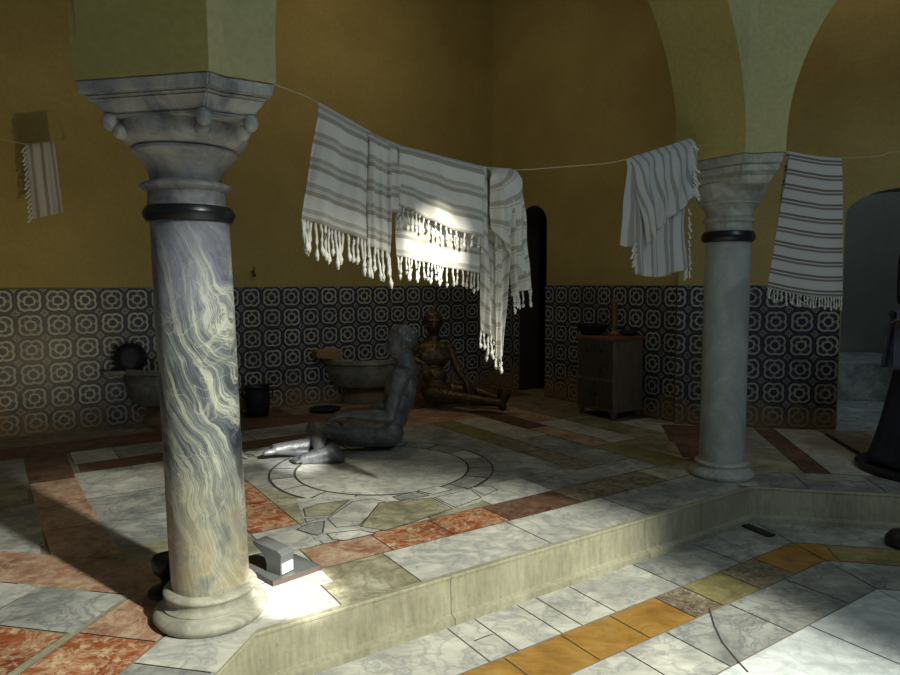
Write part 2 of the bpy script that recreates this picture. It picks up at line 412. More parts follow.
# ------------------------------------------------------------------ floor
NF = -.24        # the kerb line, just in front of the column centres
APO = 3.878+NF   # apothem of the sunken octagon
def octa(ap, z=0.0, k=8):
    R = ap/cos(pi/8); out = []
    for i in range(8):
        a = TH+pi/2+pi/8+i*pi/4
        out.append(V((OC.x+R*cos(a), OC.y+R*sin(a), z)))
    return out
SL = ['grout', 'slab_white', 'slab_grey', 'slab_pale', 'slab_green', 'slab_red', 'slab_rose', 'slab_brown', 'slab_ochre', 'slab_olive', 'slab_speckle', 'kerb', 'joint_dark']
SI = {n.replace('slab_', ''): i for i, n in enumerate(SL)}
fb = NB()
# bed of the raised floor: a wide ring around the octagon
oc = octa(APO+.001); R_out = 9.0
outer = [OC+(V((p.x, p.y))-OC).normalized()*R_out for p in oc]
for i in range(8):
    j = (i+1) % 8
    quad(fb, [V((oc[i].x, oc[i].y, -.004)), V((outer[i].x, outer[i].y, -.004)), V((outer[j].x, outer[j].y, -.004)), V((oc[j].x, oc[j].y, -.004))][::-1], 0)
lev = [0.0]
G = .0035
def slab(poly, kind, inset=G):
    """one paving slab: slightly inset polygon, each later one a hair higher"""
    cx = sum(p[0] for p in poly)/len(poly); cy = sum(p[1] for p in poly)/len(poly)
    n = len(poly); out = []
    ar = sum(poly[i][0]*poly[(i+1) % n][1]-poly[(i+1) % n][0]*poly[i][1] for i in range(n))
    if ar < 0: poly = poly[::-1]
    for i in range(n):
        p0, p1, p2 = (V((poly[(i+k) % n][0], poly[(i+k) % n][1])) for k in (-1, 0, 1))
        d1 = (p1-p0).normalized(); d2 = (p2-p1).normalized()
        n1 = V((-d1.y, d1.x)); n2 = V((-d2.y, d2.x))
        s = n1+n2; q = p1+s*(inset/max(.3, 1+n1.dot(n2)))
        out.append(q)
    z = lev[0]; lev[0] += .000012
    quad(fb, [V((q.x, q.y, z)) for q in out], SI[kind])
def RA(u0, u1, n0, n1, kind, t=TH, o=C1):
    slab([W(u0, n0, 0, t, o), W(u1, n0, 0, t, o), W(u1, n1, 0, t, o), W(u0, n1, 0, t, o)], kind)
def row(us, n0, n1, kinds, t=TH, o=C1):
    for a, b, k in zip(us[:-1], us[1:], kinds): RA(a, b, n0, n1, k, t, o)
# row along the kerb in front of the big niche
row([.10, .44, .80, 1.52, 2.21, 3.05], NF, .13, ['white', 'green', 'white', 'white', 'grey'])
row([.12, .5], -.02, .13, ['white'])
# red band
row([.50, .86, 1.20, 1.55, 2.06, 2.8], .13, .38, ['rose', 'red', 'red', 'brown', 'speckle'])
row([.12, .30, .50], .13, .38, ['white', 'white'])
row([2.8, 3.3], .13, .38, ['green'])
# field around the round slab
row([.62, 1.22, 1.62, 2.08, 2.50], .38, .70, ['white', 'green', 'white', 'grey'])
row([.12, .37, .62], .38, .70, ['white', 'white'])
RA(.37, .62, .70, 1.15, 'red'); RA(.37, .62, 1.15, 1.66, 'red'); RA(.37, .62, 1.66, 2.2, 'brown')
RA(.62, 1.45, .70, 1.4, 'green'); RA(1.45, 2.48, .70, 1.4, 'grey'); RA(.62, 1.45, 1.4, 2.4, 'grey'); RA(1.45, 2.48, 1.4, 2.4, 'grey')
RA(2.48, 2.70, .62, 1.15, 'speckle'); RA(2.48, 2.70, 1.15, 1.70, 'speckle'); RA(2.48, 2.70, 1.70, 2.4, 'olive')
RA(2.70, 3.03, .62, 1.5, 'grey'); RA(2.70, 3.03, 1.5, 2.4, 'white'); RA(2.48, 3.03, .38, .62, 'grey'); RA(3.03, 3.3, .38, 1.0, 'olive')
RA(3.03, 3.26, 1.0, 1.75, 'rose'); RA(3.03, 3.26, 1.75, 2.65, 'brown')
row([-.23, .3, .9, 1.6, 2.2, 2.7, 3.03], 2.40, 2.65, ['brown', 'brown', 'brown', 'brown', 'rose', 'rose'])
row([-.25, .03, 1.0, 2.0, 3.26], 2.65, 3.05, ['white', 'grey', 'grey', 'rose'])
row([-4.5, -2.5, -1.2, -.53, .2, 1.1, 2.0, 3.0, 4.2], 3.05, 3.45, ['brown']*8)
row([-4.5, -2.0, -.9, .4, 1.6, 2.5, 3.3, 4.2], 3.45, 3.9, ['speckle', 'brown', 'speckle', 'brown', 'speckle', 'brown', 'brown'])
RA(3.26, 3.55, 1.0, 1.9, 'white'); RA(3.26, 3.55, 1.9, 3.05, 'rose'); RA(3.55, 4.2, 1.9, 3.05, 'speckle')
RA(3.55, 3.85, 1.0, 1.9, 'green'); RA(3.85, 4.3, .7, 1.5, 'white'); RA(3.3, 3.85, .38, 1.0, 'green'); RA(3.3, 3.6, .05, .38, 'brown')
# left of the near column
RA(-.6, .37, .45, .86, 'green'); RA(-1.6, -.5, .75, 1.2, 'grey')
RA(-.28, .37, 1.77, 2.40, 'white'); RA(-.26, .37, .85, 1.77, 'grey')
for a, b, c, d, k in [(-1.3,-.53,2.45,3.05,'grey'),(-1.3,-.53,1.85,2.45,'green'),(-1.5,-.48,1.1,1.85,'grey'),(-2.6,-1.3,2.45,3.05,'brown'),(-2.6,-1.3,1.85,2.45,'rose'),(-4.5,-2.6,1.85,3.05,'grey'),(-3.0,-1.5,.9,1.85,'grey'),(-4.5,-3.0,.5,1.85,'white')]:
    RA(a, b, c, d, k)
def RQ(a, b, n0, n1, k): slab([W(a[0], n0), W(a[1], n0), W(b[1], n1), W(b[0], n1)], k)
RQ((-.52, -.265), (-.535, -.275), 2.3, 3.05, 'brown'); RQ((-.505, -.245), (-.52, -.265), 1.72, 2.3, 'rose'); RQ((-.485, -.225), (-.505, -.245), 1.30, 1.72, 'rose'); RQ((-.46, -.19), (-.485, -.225), .80, 1.30, 'rose')
# floor of the left hand bay, laid square to its own arch
def RC(u0, u1, n0, n1, kind): RA(u0, u1, n0, n1, kind, TC, C1)
RC(-2.2, .10, .372, .412, 'kerb'); RC(.07, .36, .10, .66, 'rose'); RC(.07, .35, .66, 1.45, 'rose'); RC(.07, .35, 1.45, 2.4, 'red')
RC(-.23, .07, .39, .80, 'grey'); RC(-.23, .07, .80, 1.5, 'white'); RC(-.23, .07, 1.5, 2.4, 'grey')
RC(-.9, -.235, .41, 1.1, 'red'); RC(-.9, -.235, 1.1, 2.2, 'white')
RC(-.22, .12, .065, .375, 'rose'); RC(-.9, -.22, .06, .375, 'red')
RC(-.35, .05, NF, .06, 'white'); RC(-.95, -.35, NF, .06, 'grey')
RC(-2.2, -.95, NF, .41, 'grey'); RC(-2.2, -.9, .41, 2.2, 'rose')
# right hand bay
def RB(u0, u1, n0, n1, kind): RA(u0, u1, n0, n1, kind, TB, C2)
RB(-.10, .42, NF, .10, 'grey'); RB(.42, .84, NF, .13, 'grey'); RB(.84, 1.8, NF, .13, 'grey')
RB(.13, .50, .10, .75, 'green'); RB(.13, .50, .75, 1.5, 'grey'); RB(.50, .66, .13, 1.45, 'brown')
RB(.66, 1.00, .13, 1.5, 'white'); RB(1.00, 1.9, .13, .8, 'grey'); RB(1.0, 1.9, .8, 1.5, 'speckle'); RB(-.22, .13, .38, .85, 'brown'); RB(-.25, .13, .85, 1.5, 'brown')
RB(1.0, 3.2, 1.5, 3.2, 'grey')
# the round slab with its ring of curved stones
cc = W(1.46, 1.38); lev[0] += .0004
def disc(r, kind, seg=64, r0=0, a0=0.0, a1=2*pi, dz=0.0):
    z = lev[0]; lev[0] += .00003
    k = max(3, int(seg*(a1-a0)/(2*pi)))
    P = [(cc.x+r*cos(a0+(a1-a0)*i/k), cc.y+r*sin(a0+(a1-a0)*i/k), z) for i in range(k+1)]
    Q = [(cc.x+r0*cos(a0+(a1-a0)*i/k), cc.y+r0*sin(a0+(a1-a0)*i/k), z) for i in range(k+1)]
    for i in range(k):
        if r0: quad(fb, [Q[i], P[i], P[i+1], Q[i+1]], SI[kind])
        else: quad(fb, [(cc.x, cc.y, z), P[i], P[i+1]], SI[kind])
disc(.742, 'joint_dark'); na = 18
for i in range(na):
    a = 2*pi*i/na; g = .022+.03*random.random()
    disc(.732-.010*random.random(), random.choice(['white', 'grey', 'grey']), 64, .582, a+g*.6, a+2*pi/na)
disc(.566, 'white', 72)
# broken, patched slabs in front of the round slab
slab([gnd(*q) for q in [(296,499),(440,494),(482,487),(500,490),(478,503),(345,540),(330,541),(316,541),(305,526)]], 'white', 0)
for (P, k) in [([(303,509),(320,504),(350,500),(330,516),(305,517)], 'green'), ([(327,519),(352,502),(372,499),(385,502),(359,526),(336,528)], 'white'),
               ([(360,527),(379,503),(432,498),(453,509),(415,522),(385,531)], 'green'), ([(296,530),(308,524),(325,521),(323,533),(316,536)], 'grey'),
               ([(326,534),(360,530),(376,534),(345,541),(332,540)], 'white'), ([(434,498),(470,489),(482,498),(455,508)], 'white'), ([(417,491),(437,486),(452,490),(433,495)], 'white'),
               ([(392,497),(415,492),(430,496),(400,501)], 'grey'), ([(470,488),(490,486),(498,490),(484,496)], 'white'), ([(304,519),(325,518),(306,523)], 'white')]:
    slab([gnd(*q) for q in P], 'joint_dark', -.0015); slab([gnd(*q) for q in P], k, .006)
floor = struct('floor', fb, SL)

# sunken octagon floor
fb = NB(); ZL = -.205; lev = [0.0]
o2 = octa(APO+.05); f = quad(fb, [V((p.x, p.y, ZL-.004)) for p in o2], 0)
def slabL(u0, u1, n0, n1, kind, t=TH, o=C1, cut0=0.0, cut1=0.0):
    lev0 = ZL+lev[0]; lev[0] += .00001
    n = .0035
    pts = [W(u0+n, n0+n, lev0, t, o), W(u1-n, n0+n, lev0, t, o), W(u1-n+cut1, n1-n, lev0, t, o), W(u0+n+cut0, n1-n, lev0, t, o)]
    quad(fb, pts, SI[kind])
T8 = math.tan(pi/8)
def ring(t, o, usets, L=3.213):
    """three bands of slabs parallel to one side; the band ends are mitred at the corners"""
    for n0, n1, us, ks in usets:
        for a, b, k in zip(us[:-1], us[1:], ks):
            c0 = c1 = 0.0; aa, bb = a, b
            if a is us[0]: aa = -n0*T8 - 0*T8; c0 = (-n1*T8)-aa
            if b is us[-1]: bb = L+n0*T8; c1 = (L+n1*T8)-bb
            slabL(aa, bb, n0, n1, k, t, o, c0, c1)
A = [(-.575, -.24, [0, .89, 1.03, 1.26, 1.375, 1.58, 2.02, 2.5, 3.2], ['white', 'white', 'white', 'white', 'white', 'white', 'grey', 'grey']),
     (-.80, -.575, [0, .62, .95, 1.245, 1.53, 1.825, 2.02, 2.31, 2.60, 3.2], ['ochre', 'ochre', 'ochre', 'ochre', 'ochre', 'speckle', 'olive', 'speckle', 'ochre']),
     (-1.10, -.80, [0, .7, 1.37, 1.62, 2.05, 2.5, 3.2], ['grey', 'white', 'white', 'grey', 'grey', 'grey']),
     (-1.75, -1.10, [0, .9, 1.5, 2.16, 3.2], ['pale', 'pale', 'pale', 'pale']),
     (-2.5, -1.75, [0, .8, 1.9, 3.2], ['white', 'pale', 'pale'])]
ring(TH, C1, A)
Bs = [(-.575, -.24, [0, .9, 2.0, 3.2], ['grey', 'white', 'grey']),
      (-.80, -.575, [0, .4, .9, 1.5, 2.2, 3.2], ['ochre', 'olive', 'speckle', 'ochre', 'olive']),
      (-1.10, -.80, [0, .8, 1.7, 3.2], ['grey', 'grey', 'white']),
      (-1.75, -1.10, [0, 1.0, 2.0, 3.2], ['pale', 'pale', 'pale']), (-2.5, -1.75, [0, 1.2, 3.2], ['white', 'pale'])]
ring(TB, C2, Bs)
c0 = C1-U(TC)*3.213
ring(TC, c0, Bs)
ob = octa(1.36)
quad(fb, [V((p.x, p.y, ZL)) for p in ob], SI['pale'])
# hairline cracks through three slabs
def crack(pts, w=.004, z=ZL+.0012):
    P = [gnd(x, y, z) for x, y in pts]
    for a, b in zip(P[:-1], P[1:]):
        d = (b-a).normalized(); s = V((-d.y, d.x, 0))*w
        quad(fb, [a-s, b-s, b+s, a+s], SI['joint_dark'])
crack([(709,608), (714,625), (722,642), (735,658), (748,672)]); crack([(474,641), (484,637), (493,634)], .003)
struct('floor_lower', fb, SL)

# kerb stones round the octagon: a slightly projecting top nosing over a riser
def kerb(t, o, breaks, name):
    bm = NB(); L = 3.213
    for a, b in zip(breaks[:-1], breaks[1:]):
        prof = [(NF+.02, ZL-.01), (NF-.035, ZL-.01), (NF-.035, ZL+.028), (NF-.006, ZL+.040), (NF-.002, -.016), (NF-.007, -.013), (NF-.007, -.003), (NF-.004, 0.0), (NF+.02, .0008)]
        ends = []
        for k, u in ((0, a), (1, b)):
            ring_ = []
            for n, z in prof:
                uu = u+.0015*(1 if k == 0 else -1)
                if u <= 0: uu = -n*T8*1.0
                if u >= L: uu = L+n*T8*1.0
                ring_.append(bm.verts.new(W(uu, n, z, t, o)))
            ends.append(ring_)
        for i in range(len(prof)-1):
            bm.faces.new((ends[0][i], ends[0][i+1], ends[1][i+1], ends[1][i]))
        bm.faces.new(ends[0][::-1]); bm.faces.new(ends[1])
    bmesh.ops.recalc_face_normals(bm, faces=bm.faces)
    return struct(name, bm, 'kerb')
kerb(TH, C1, [0, .93, 2.15, 2.62, 3.213], 'trim_1')
kerb(TB, C2, [0, 1.2, 2.3, 3.213], 'trim_2')
kerb(TC, c0, [0, 1.0, 2.1, 3.213], 'trim_3')

# ------------------------------------------------------------------ walls
H = 4.7
def wallquad(bm, a, b, z0, z1, mi=0, u0=0.0):
    L = (V(b[:2])-V(a[:2])).length
    quad(bm, [V((a[0], a[1], z0)), V((b[0], b[1], z0)), V((b[0], b[1], z1)), V((a[0], a[1], z1))], mi, [(u0, z0), (u0+L, z0), (u0+L, z1), (u0, z1)])
def wall_box(name, poly, z0, z1, mat):
    bm = NB(); prism(bm, [(p.x, p.y) for p in poly], z0, z1); return struct(name, bm, mat)
UB, UE = -5.0, 4.27       # back wall from left to the niche corner
wall_box('wall_back', [W(UB, 3.89), W(UE+.5, 3.89), W(UE+.5, 4.3), W(UB, 4.3)], -.01, H, 'ochre')
DT = .018
def dado(name, a, b, t_in, mat, top=1.2, cap=True, u0=0.0):
    """tiled panel standing DT proud of the wall between world points a and b (b to the right)"""
    bm = NB(); a, b = V(a[:2]), V(b[:2]); d = (b-a).normalized(); n = V((d.y, -d.x))
    A_, B_ = a+n*DT, b+n*DT
    wallquad(bm, A_, B_, 0.0, top, 0, u0)
    quad(bm, [(A_.x, A_.y, top), (B_.x, B_.y, top), (b.x, b.y, top), (a.x, a.y, top)], 0, [(0, 0), (.01, 0), (.01, .01), (0, .01)])
    for p, q in ((a, A_), (B_, b)): quad(bm, [(p.x, p.y, 0), (q.x, q.y, 0), (q.x, q.y, top), (p.x, p.y, top)], 0, [(0, 0), (.01, 0), (.01, .01), (0, .01)])
    return struct(name, bm, mat)
pu = loc(onwall(57.8, 300, TH, 6.403-DT))[0]
dado('trim_4', W(UB, 3.89), W(UE, 3.89), 0, 'tile', u0=-(pu-UB)-.1-.2*40 if False else (.1-(pu-UB)) % .2)

# side wall of the niche (at u = 4.27) with the narrow arched doorway
d0, d1, dsp = 2.915, 3.365, 1.86
TS = TH-pi/2
def arch_wall(name, P, t, L, z0, z1, openings, thick, mat, mat_in=None):
    """wall from P along direction t, thickness thick to the left side; openings are (u0,u1,zspring) with a half round head"""
    bm = NB(); d = U(t); n = Nn(t)
    def pt(u, k, z): q = P+d*u+n*(thick*k); return V((q.x, q.y, z))
    for k in (0, 1):
        def f(pts): 
            ps = [pt(u, k, z) for u, z in pts]
            if k: ps.reverse()
            quad(bm, ps, 0)
        cur = 0.0
        for (a, b, zs, rs) in openings:
            f([(cur, z0), (a, z0), (a, z1), (cur, z1)])
            r = (b-a)/2; S = 40; k_ = rs/r
            for i in range(S):
                w0, w1 = pi-pi*i/S, pi-pi*(i+1)/S
                x0, x1 = (a+b)/2+r*cos(w0), (a+b)/2+r*cos(w1)
                f([(x0, zs+k_*r*sin(w0)), (x1, zs+k_*r*sin(w1)), (x1, z1), (x0, z1)])
            cur = b
        f([(cur, z0), (L, z0), (L, z1), (cur, z1)])
    mi = 1 if mat_in else 0
    for (a, b, zs, rs) in openings:
        r = (b-a)/2; S = 40; k_ = rs/r
        if zs > z0:
            quad(bm, [pt(a, 0, z0), pt(a, 1, z0), pt(a, 1, zs), pt(a, 0, zs)], mi); quad(bm, [pt(b, 1, z0), pt(b, 0, z0), pt(b, 0, zs), pt(b, 1, zs)], mi)
        for i in range(S):
            w0, w1 = pi-pi*i/S, pi-pi*(i+1)/S
            A0 = ((a+b)/2+r*cos(w0), zs+k_*r*sin(w0)); A1 = ((a+b)/2+r*cos(w1), zs+k_*r*sin(w1))
            fc = quad(bm, [pt(A0[0], 0, A0[1]), pt(A0[0], 1, A0[1]), pt(A1[0], 1, A1[1]), pt(A1[0], 0, A1[1])], mi); fc.smooth = True
    # ends and top
    quad(bm, [pt(0, 1, z0), pt(0, 0, z0), pt(0, 0, z1), pt(0, 1, z1)], 0); quad(bm, [pt(L, 0, z0), pt(L, 1, z0), pt(L, 1, z1), pt(L, 0, z1)], 0)
    quad(bm, [pt(0, 0, z1), pt(L, 0, z1), pt(L, 1, z1), pt(0, 1, z1)], 0)
    return struct(name, bm, [mat]+([mat_in] if mat_in else []))
nEnd = 1.23
P0 = W(UE, 3.89).to_2d()
Ls = 3.89-nEnd
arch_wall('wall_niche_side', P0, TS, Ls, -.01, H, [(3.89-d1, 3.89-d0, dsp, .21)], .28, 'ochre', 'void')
dado('trim_5', W(UE, d0), W(UE, nEnd-.0075), 0, 'tile_shaded', u0=.05)
dado('trim_6', W(UE, 3.87), W(UE, d1), 0, 'tile_shaded', u0=.0)
# dark passage behind the doorway
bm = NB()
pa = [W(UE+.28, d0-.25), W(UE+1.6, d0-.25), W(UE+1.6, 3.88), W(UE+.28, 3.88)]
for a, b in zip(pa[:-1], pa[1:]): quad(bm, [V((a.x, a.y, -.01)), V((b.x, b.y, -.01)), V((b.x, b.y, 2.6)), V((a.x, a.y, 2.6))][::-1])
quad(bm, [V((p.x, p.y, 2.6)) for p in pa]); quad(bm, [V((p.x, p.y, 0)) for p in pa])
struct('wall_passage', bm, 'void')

# pier and wall across the right hand bay, parallel to side B, with a wide arched opening to the next room
nB = 6.0-(-sin(TB)*C2.x+cos(TB)*C2.y)     # distance behind the column line
uL = loc(W(UE, nEnd), TB, C2)[0]
pe = onwall(842, 300, TB, 6.0); uR = loc(pe, TB, C2)[0]
PB = W(uL, nB, 0, TB, C2).to_2d()
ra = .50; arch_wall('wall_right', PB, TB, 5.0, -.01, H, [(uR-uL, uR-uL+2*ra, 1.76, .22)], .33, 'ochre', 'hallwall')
dado('trim_7', W(uL-.0075, nB, 0, TB, C2), W(uR-.015, nB, 0, TB, C2), 0, 'tile_shaded', top=1.2, u0=.11)
# room seen through that opening: plain wall and a low stone bench
bm = NB()
wb = [W(uL+.2, nB+.33, 0, TB, C2), W(uL+.2, nB+2.6, 0, TB, C2), W(uL+4.5, nB+2.6, 0, TB, C2), W(uL+4.5, nB+.33, 0, TB, C2)]
for a, b in zip(wb[:-1], wb[1:]): quad(bm, [V((a.x, a.y, -.01)), V((b.x, b.y, -.01)), V((b.x, b.y, H)), V((a.x, a.y, H))])
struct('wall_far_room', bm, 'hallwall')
bm = NB(); prism(bm, [W(a, b, 0, TB, C2).to_2d() for a, b in ((uL+.25, nB+1.5), (uL+4.4, nB+1.5), (uL+4.4, nB+2.58), (uL+.25, nB+2.58))], 0.0, .40, 0, .015)
struct('trim_8', bm, 'slab_grey')

# arcade: piers over the capitals and half round arches
ZA = 1.96; STILT = .04; ZAS = [1.886, 1.962]
F = C1+V((.149-.0, -.34)); F = V((-.762, 2.07))
def pier_poly():
    Fp = V((-.735, 2.100)); Vp = V((-.705, 2.155)); Wp = V((-.566, 2.243))
    W2 = Wp+Nn(TH)*.48; Lp = Fp+Nn(TC)*.485
    return [Fp, Vp, Wp, W2, W2-U(TH)*.16, Lp+U(TC)*.20, Lp]
def poly_scaled(P, f):
    c = sum(P, V((0, 0)))/len(P); return [c+(p-c)*f for p in P]
def frustum(bm, P, f0, z0, f1, z1, bev=.005):
    lo, hi = poly_scaled(P, f0), poly_scaled(P, f1); n = len(P)
    A_ = [bm.verts.new((p.x, p.y, z0)) for p in lo]; B_ = [bm.verts.new((p.x, p.y, z1)) for p in hi]
    fs = [bm.faces.new(A_[::-1]), bm.faces.new(B_)]+[bm.faces.new((A_[i], A_[(i+1) % n], B_[(i+1) % n], B_[i])) for i in range(n)]
    bmesh.ops.recalc_face_normals(bm, faces=fs)
    bmesh.ops.bevel(bm, geom=list({e for f in fs for e in f.edges}), offset=bev, segments=2, affect='EDGES')
def rot8(p, k):
    a = -k*pi/4; d = p-OC; return OC+V((d.x*cos(a)-d.y*sin(a), d.x*sin(a)+d.y*cos(a)))
def pier_struct(k, name):
    bm = NB(); P = [rot8(p, k) for p in pier_poly()]
    n = len(P); ar = sum(P[i].x*P[(i+1) % n].y-P[(i+1) % n].x*P[i].y for i in range(n))
    idx = {0: 1, 1: 1}     # faces towards the hall pale, soffit side warmer
    a = [bm.verts.new((p.x, p.y, ZAS[k])) for p in P]; b = [bm.verts.new((p.x, p.y, H)) for p in P]
    for i in range(n):
        f = bm.faces.new((a[i], a[(i+1) % n], b[(i+1) % n], b[i])); f.material_index = 0 if i in (0, 1) else 1
    bm.faces.new(a[::-1]); bm.faces.new(b)
    bmesh.ops.recalc_face_normals(bm, faces=bm.faces)
    return struct(name, bm, ['arch', 'soffit'])
pier_struct(0, 'wall_pier_left'); pier_struct(1, 'wall_pier_right')
def arcade(k, name):
    """spandrel wall between two piers, from pier k's A side to pier k+1"""
    bm = NB(); P = pier_poly(); Q = [rot8(p, 1) for p in P]
    a = rot8(P[2], k); b = rot8(rot8(P[0], 1), k); t = TH-k*pi/4
    d = (b-a).normalized(); L = (b-a).length; n = Nn(t); th = .46
    zs = ZA+STILT; R = L/2; S = 48
    def pt(u, kk, z): q = a+d*u+n*(th*kk); return V((q.x, q.y, z))
    prev = None
    for i in range(S+1):
        w = pi-pi*i/S; cur = (R+R*cos(w), zs+R*sin(w))
        if prev:
            for kk in (0, 1):
                ps = [pt(prev[0], kk, prev[1]), pt(cur[0], kk, cur[1]), pt(cur[0], kk, H), pt(prev[0], kk, H)]
                quad(bm, ps if kk == 0 else ps[::-1], 0)
            f = quad(bm, [pt(prev[0], 0, prev[1]), pt(prev[0], 1, prev[1]), pt(cur[0], 1, cur[1]), pt(cur[0], 0, cur[1])], 1); f.smooth = True
        prev = cur
    return struct(name, bm, ['arch', 'soffit'])
arcade(0, 'wall_arcade_back'); arcade(1, 'wall_arcade_right'); arcade(-1, 'wall_arcade_left')
# ceiling over the aisles, open over the hall
bm = NB(); ocx = octa(3.95)
for i in range(8):
    j = (i+1) % 8
    a_, b_ = outer[i], outer[j]
    quad(bm, [V((ocx[i].x, ocx[i].y, H-.03)), V((a_.x, a_.y, H-.03)), V((b_.x, b_.y, H-.03)), V((ocx[j].x, ocx[j].y, H-.03))])
struct('ceiling', bm, 'ochre')

# ------------------------------------------------------------------ columns
def sq(c, a, t, z0, z1, bm, a2=None):
    """square frustum, side a at z0, a2 at z1"""
    a2 = a2 or a
    lo = [V((c[0], c[1]))+U(t)*x*a/2+Nn(t)*y*a/2 for x, y in ((-1,-1),(1,-1),(1,1),(-1,1))]
    hi = [V((c[0], c[1]))+U(t)*x*a2/2+Nn(t)*y*a2/2 for x, y in ((-1,-1),(1,-1),(1,1),(-1,1))]
    A_ = [bm.verts.new((p.x, p.y, z0)) for p in lo]; B_ = [bm.verts.new((p.x, p.y, z1)) for p in hi]
    fs = [bm.faces.new(A_[::-1]), bm.faces.new(B_)]+[bm.faces.new((A_[i], A_[(i+1) % 4], B_[(i+1) % 4], B_[i])) for i in range(4)]
    bmesh.ops.bevel(bm, geom=list({e for f in fs for e in f.edges}), offset=.006, segments=2, affect='EDGES')
def arc(r0, z0, r1, z1, bulge, n=8):
    out = []
    for i in range(n+1):
        t = i/n; b = sin(pi*t)*bulge
        dx, dz = r1-r0, z1-z0; L = sqrt(dx*dx+dz*dz) or 1
        out.append((r0+dx*t+b*dz/L, z0+dz*t-b*dx/L))
    return out
def column1():
    c = (C1.x+.012, C1.y, 0)
    r = thing('marble_column', 'thick column of swirling dark-veined marble with black collar, in the left foreground', 'column', c)
    cu = (C1.x-.026, C1.y, 0); ct = (C1.x-.018, C1.y, 0)
    bm = NB(); lathe(bm, c, capped([(.166, 0.0)]+arc(.188, .002, .186, .052, .016)+[(.172, .056), (.168, .062)]+arc(.170, .064, .156, .092, -.006)+[(.158, .096)]+arc(.158, .098, .156, .124, .010)+[(.150, .128)]), 64)
    part('base', bm, 'capital_low', r, True, 50, label='pale moulded marble foot')
    bm = NB(); prof = [(.138, .126)]+[(.138-.0035*i/12+.001*sin(i*.9), .13+1.33*i/12) for i in range(13)]
    lathe(bm, c, capped(prof), 64)
    for v in bm.verts: v.co.x -= .030*(v.co.z-.126)/1.334
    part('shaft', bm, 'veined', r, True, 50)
    bm = NB(); lathe(bm, ct, capped([(.134, 1.45), (.144, 1.452), (.156, 1.474), (.157, 1.482), (.144, 1.503), (.134, 1.505)]), 64)
    part('collar', bm, 'blackband', r, True, 40, label='black iron collar')
    bm = NB()
    prof = [(.131, 1.500), (.130, 1.555)]+arc(.134, 1.557, .132, 1.588, .022)+[(.120, 1.592), (.121, 1.606)]+arc(.121, 1.608, .170, 1.680, -.008)+[(.176, 1.686), (.175, 1.696), (.166, 1.700)]+arc(.166, 1.702, .212, 1.778, .022)+[(.19, 1.79)]
    lathe(bm, cu, capped(prof), 64)
    cap = part('capital', bm, 'capital', r, True, 45, label='weathered grey carved capital')
    bm = NB(); ca = (C1.x-.042, C1.y+.0)
    PP = pier_poly(); frustum(bm, PP, .74, 1.776, .74, 1.788); frustum(bm, PP, .74, 1.788, .885, 1.832); frustum(bm, PP, .90, 1.832, .915, 1.842); frustum(bm, PP, .955, 1.842, .985, 1.8855)
    part('abacus', bm, 'capital', r, sub=cap, label='square stepped top slab')
    cq = sum(PP, V((0, 0)))/len(PP)
    for q in (PP[0], PP[2], PP[3], PP[5], PP[6]):
        e = (q-cq).normalized(); q = cq+(q-cq)*.70; p = V((q.x, q.y, 1.764))
        bm = NB(); ball(bm, p, .026, (1, 1, 1.15)); ball(bm, p-V((e.x*.03, e.y*.03, .03)), .026)
        part('corner_knob', bm, 'capital', r, True, sub=cap)
column1()
def column2():
    c = (C2.x-.035, C2.y, 0)
    r = thing('marble_column', 'plain smooth grey marble column with dark collar, standing at the kerb corner right of the cabinet', 'column', c)
    bm = NB(); lathe(bm, c, capped(arc(.185, .0, .180, .045, .012)+[(.168, .05)]+arc(.166, .055, .155, .078, -.005)+arc(.156, .08, .154, .10, .008)+[(.149, .104)]), 56)
    part('base', bm, 'greycap', r, True, 50)
    bm = NB(); lathe(bm, c, capped([(.136, .10)]+[(.136-.003*i/10, .11+1.37*i/10) for i in range(11)]), 56); part('shaft', bm, 'greycol', r, True, 50)
    bm = NB(); lathe(bm, c, capped([(.134, 1.475), (.146, 1.478), (.158, 1.498), (.158, 1.516), (.146, 1.540), (.134, 1.542)]), 56)
    part('collar', bm, 'blackband', r, True, 40, label='dark collar band')
    bm = NB(); lathe(bm, c, capped([(.135, 1.540), (.135, 1.590)]+arc(.140, 1.592, .140, 1.622, .012)+[(.132, 1.626)]+arc(.134, 1.63, .172, 1.70, -.01)+[(.180, 1.705), (.178, 1.715)]+arc(.174, 1.717, .205, 1.82, .014)), 56)
    cap = part('capital', bm, 'greycap', r, True, 45)
    bm = NB(); PP = [rot8(p, 1) for p in pier_poly()]; frustum(bm, PP, .70, 1.80, .82, 1.85); frustum(bm, PP, .84, 1.85, .86, 1.862); frustum(bm, PP, .88, 1.862, .92, 1.905); frustum(bm, PP, .94, 1.905, .985, 1.9615)
    part('abacus', bm, 'greycap', r, sub=cap)
column2()

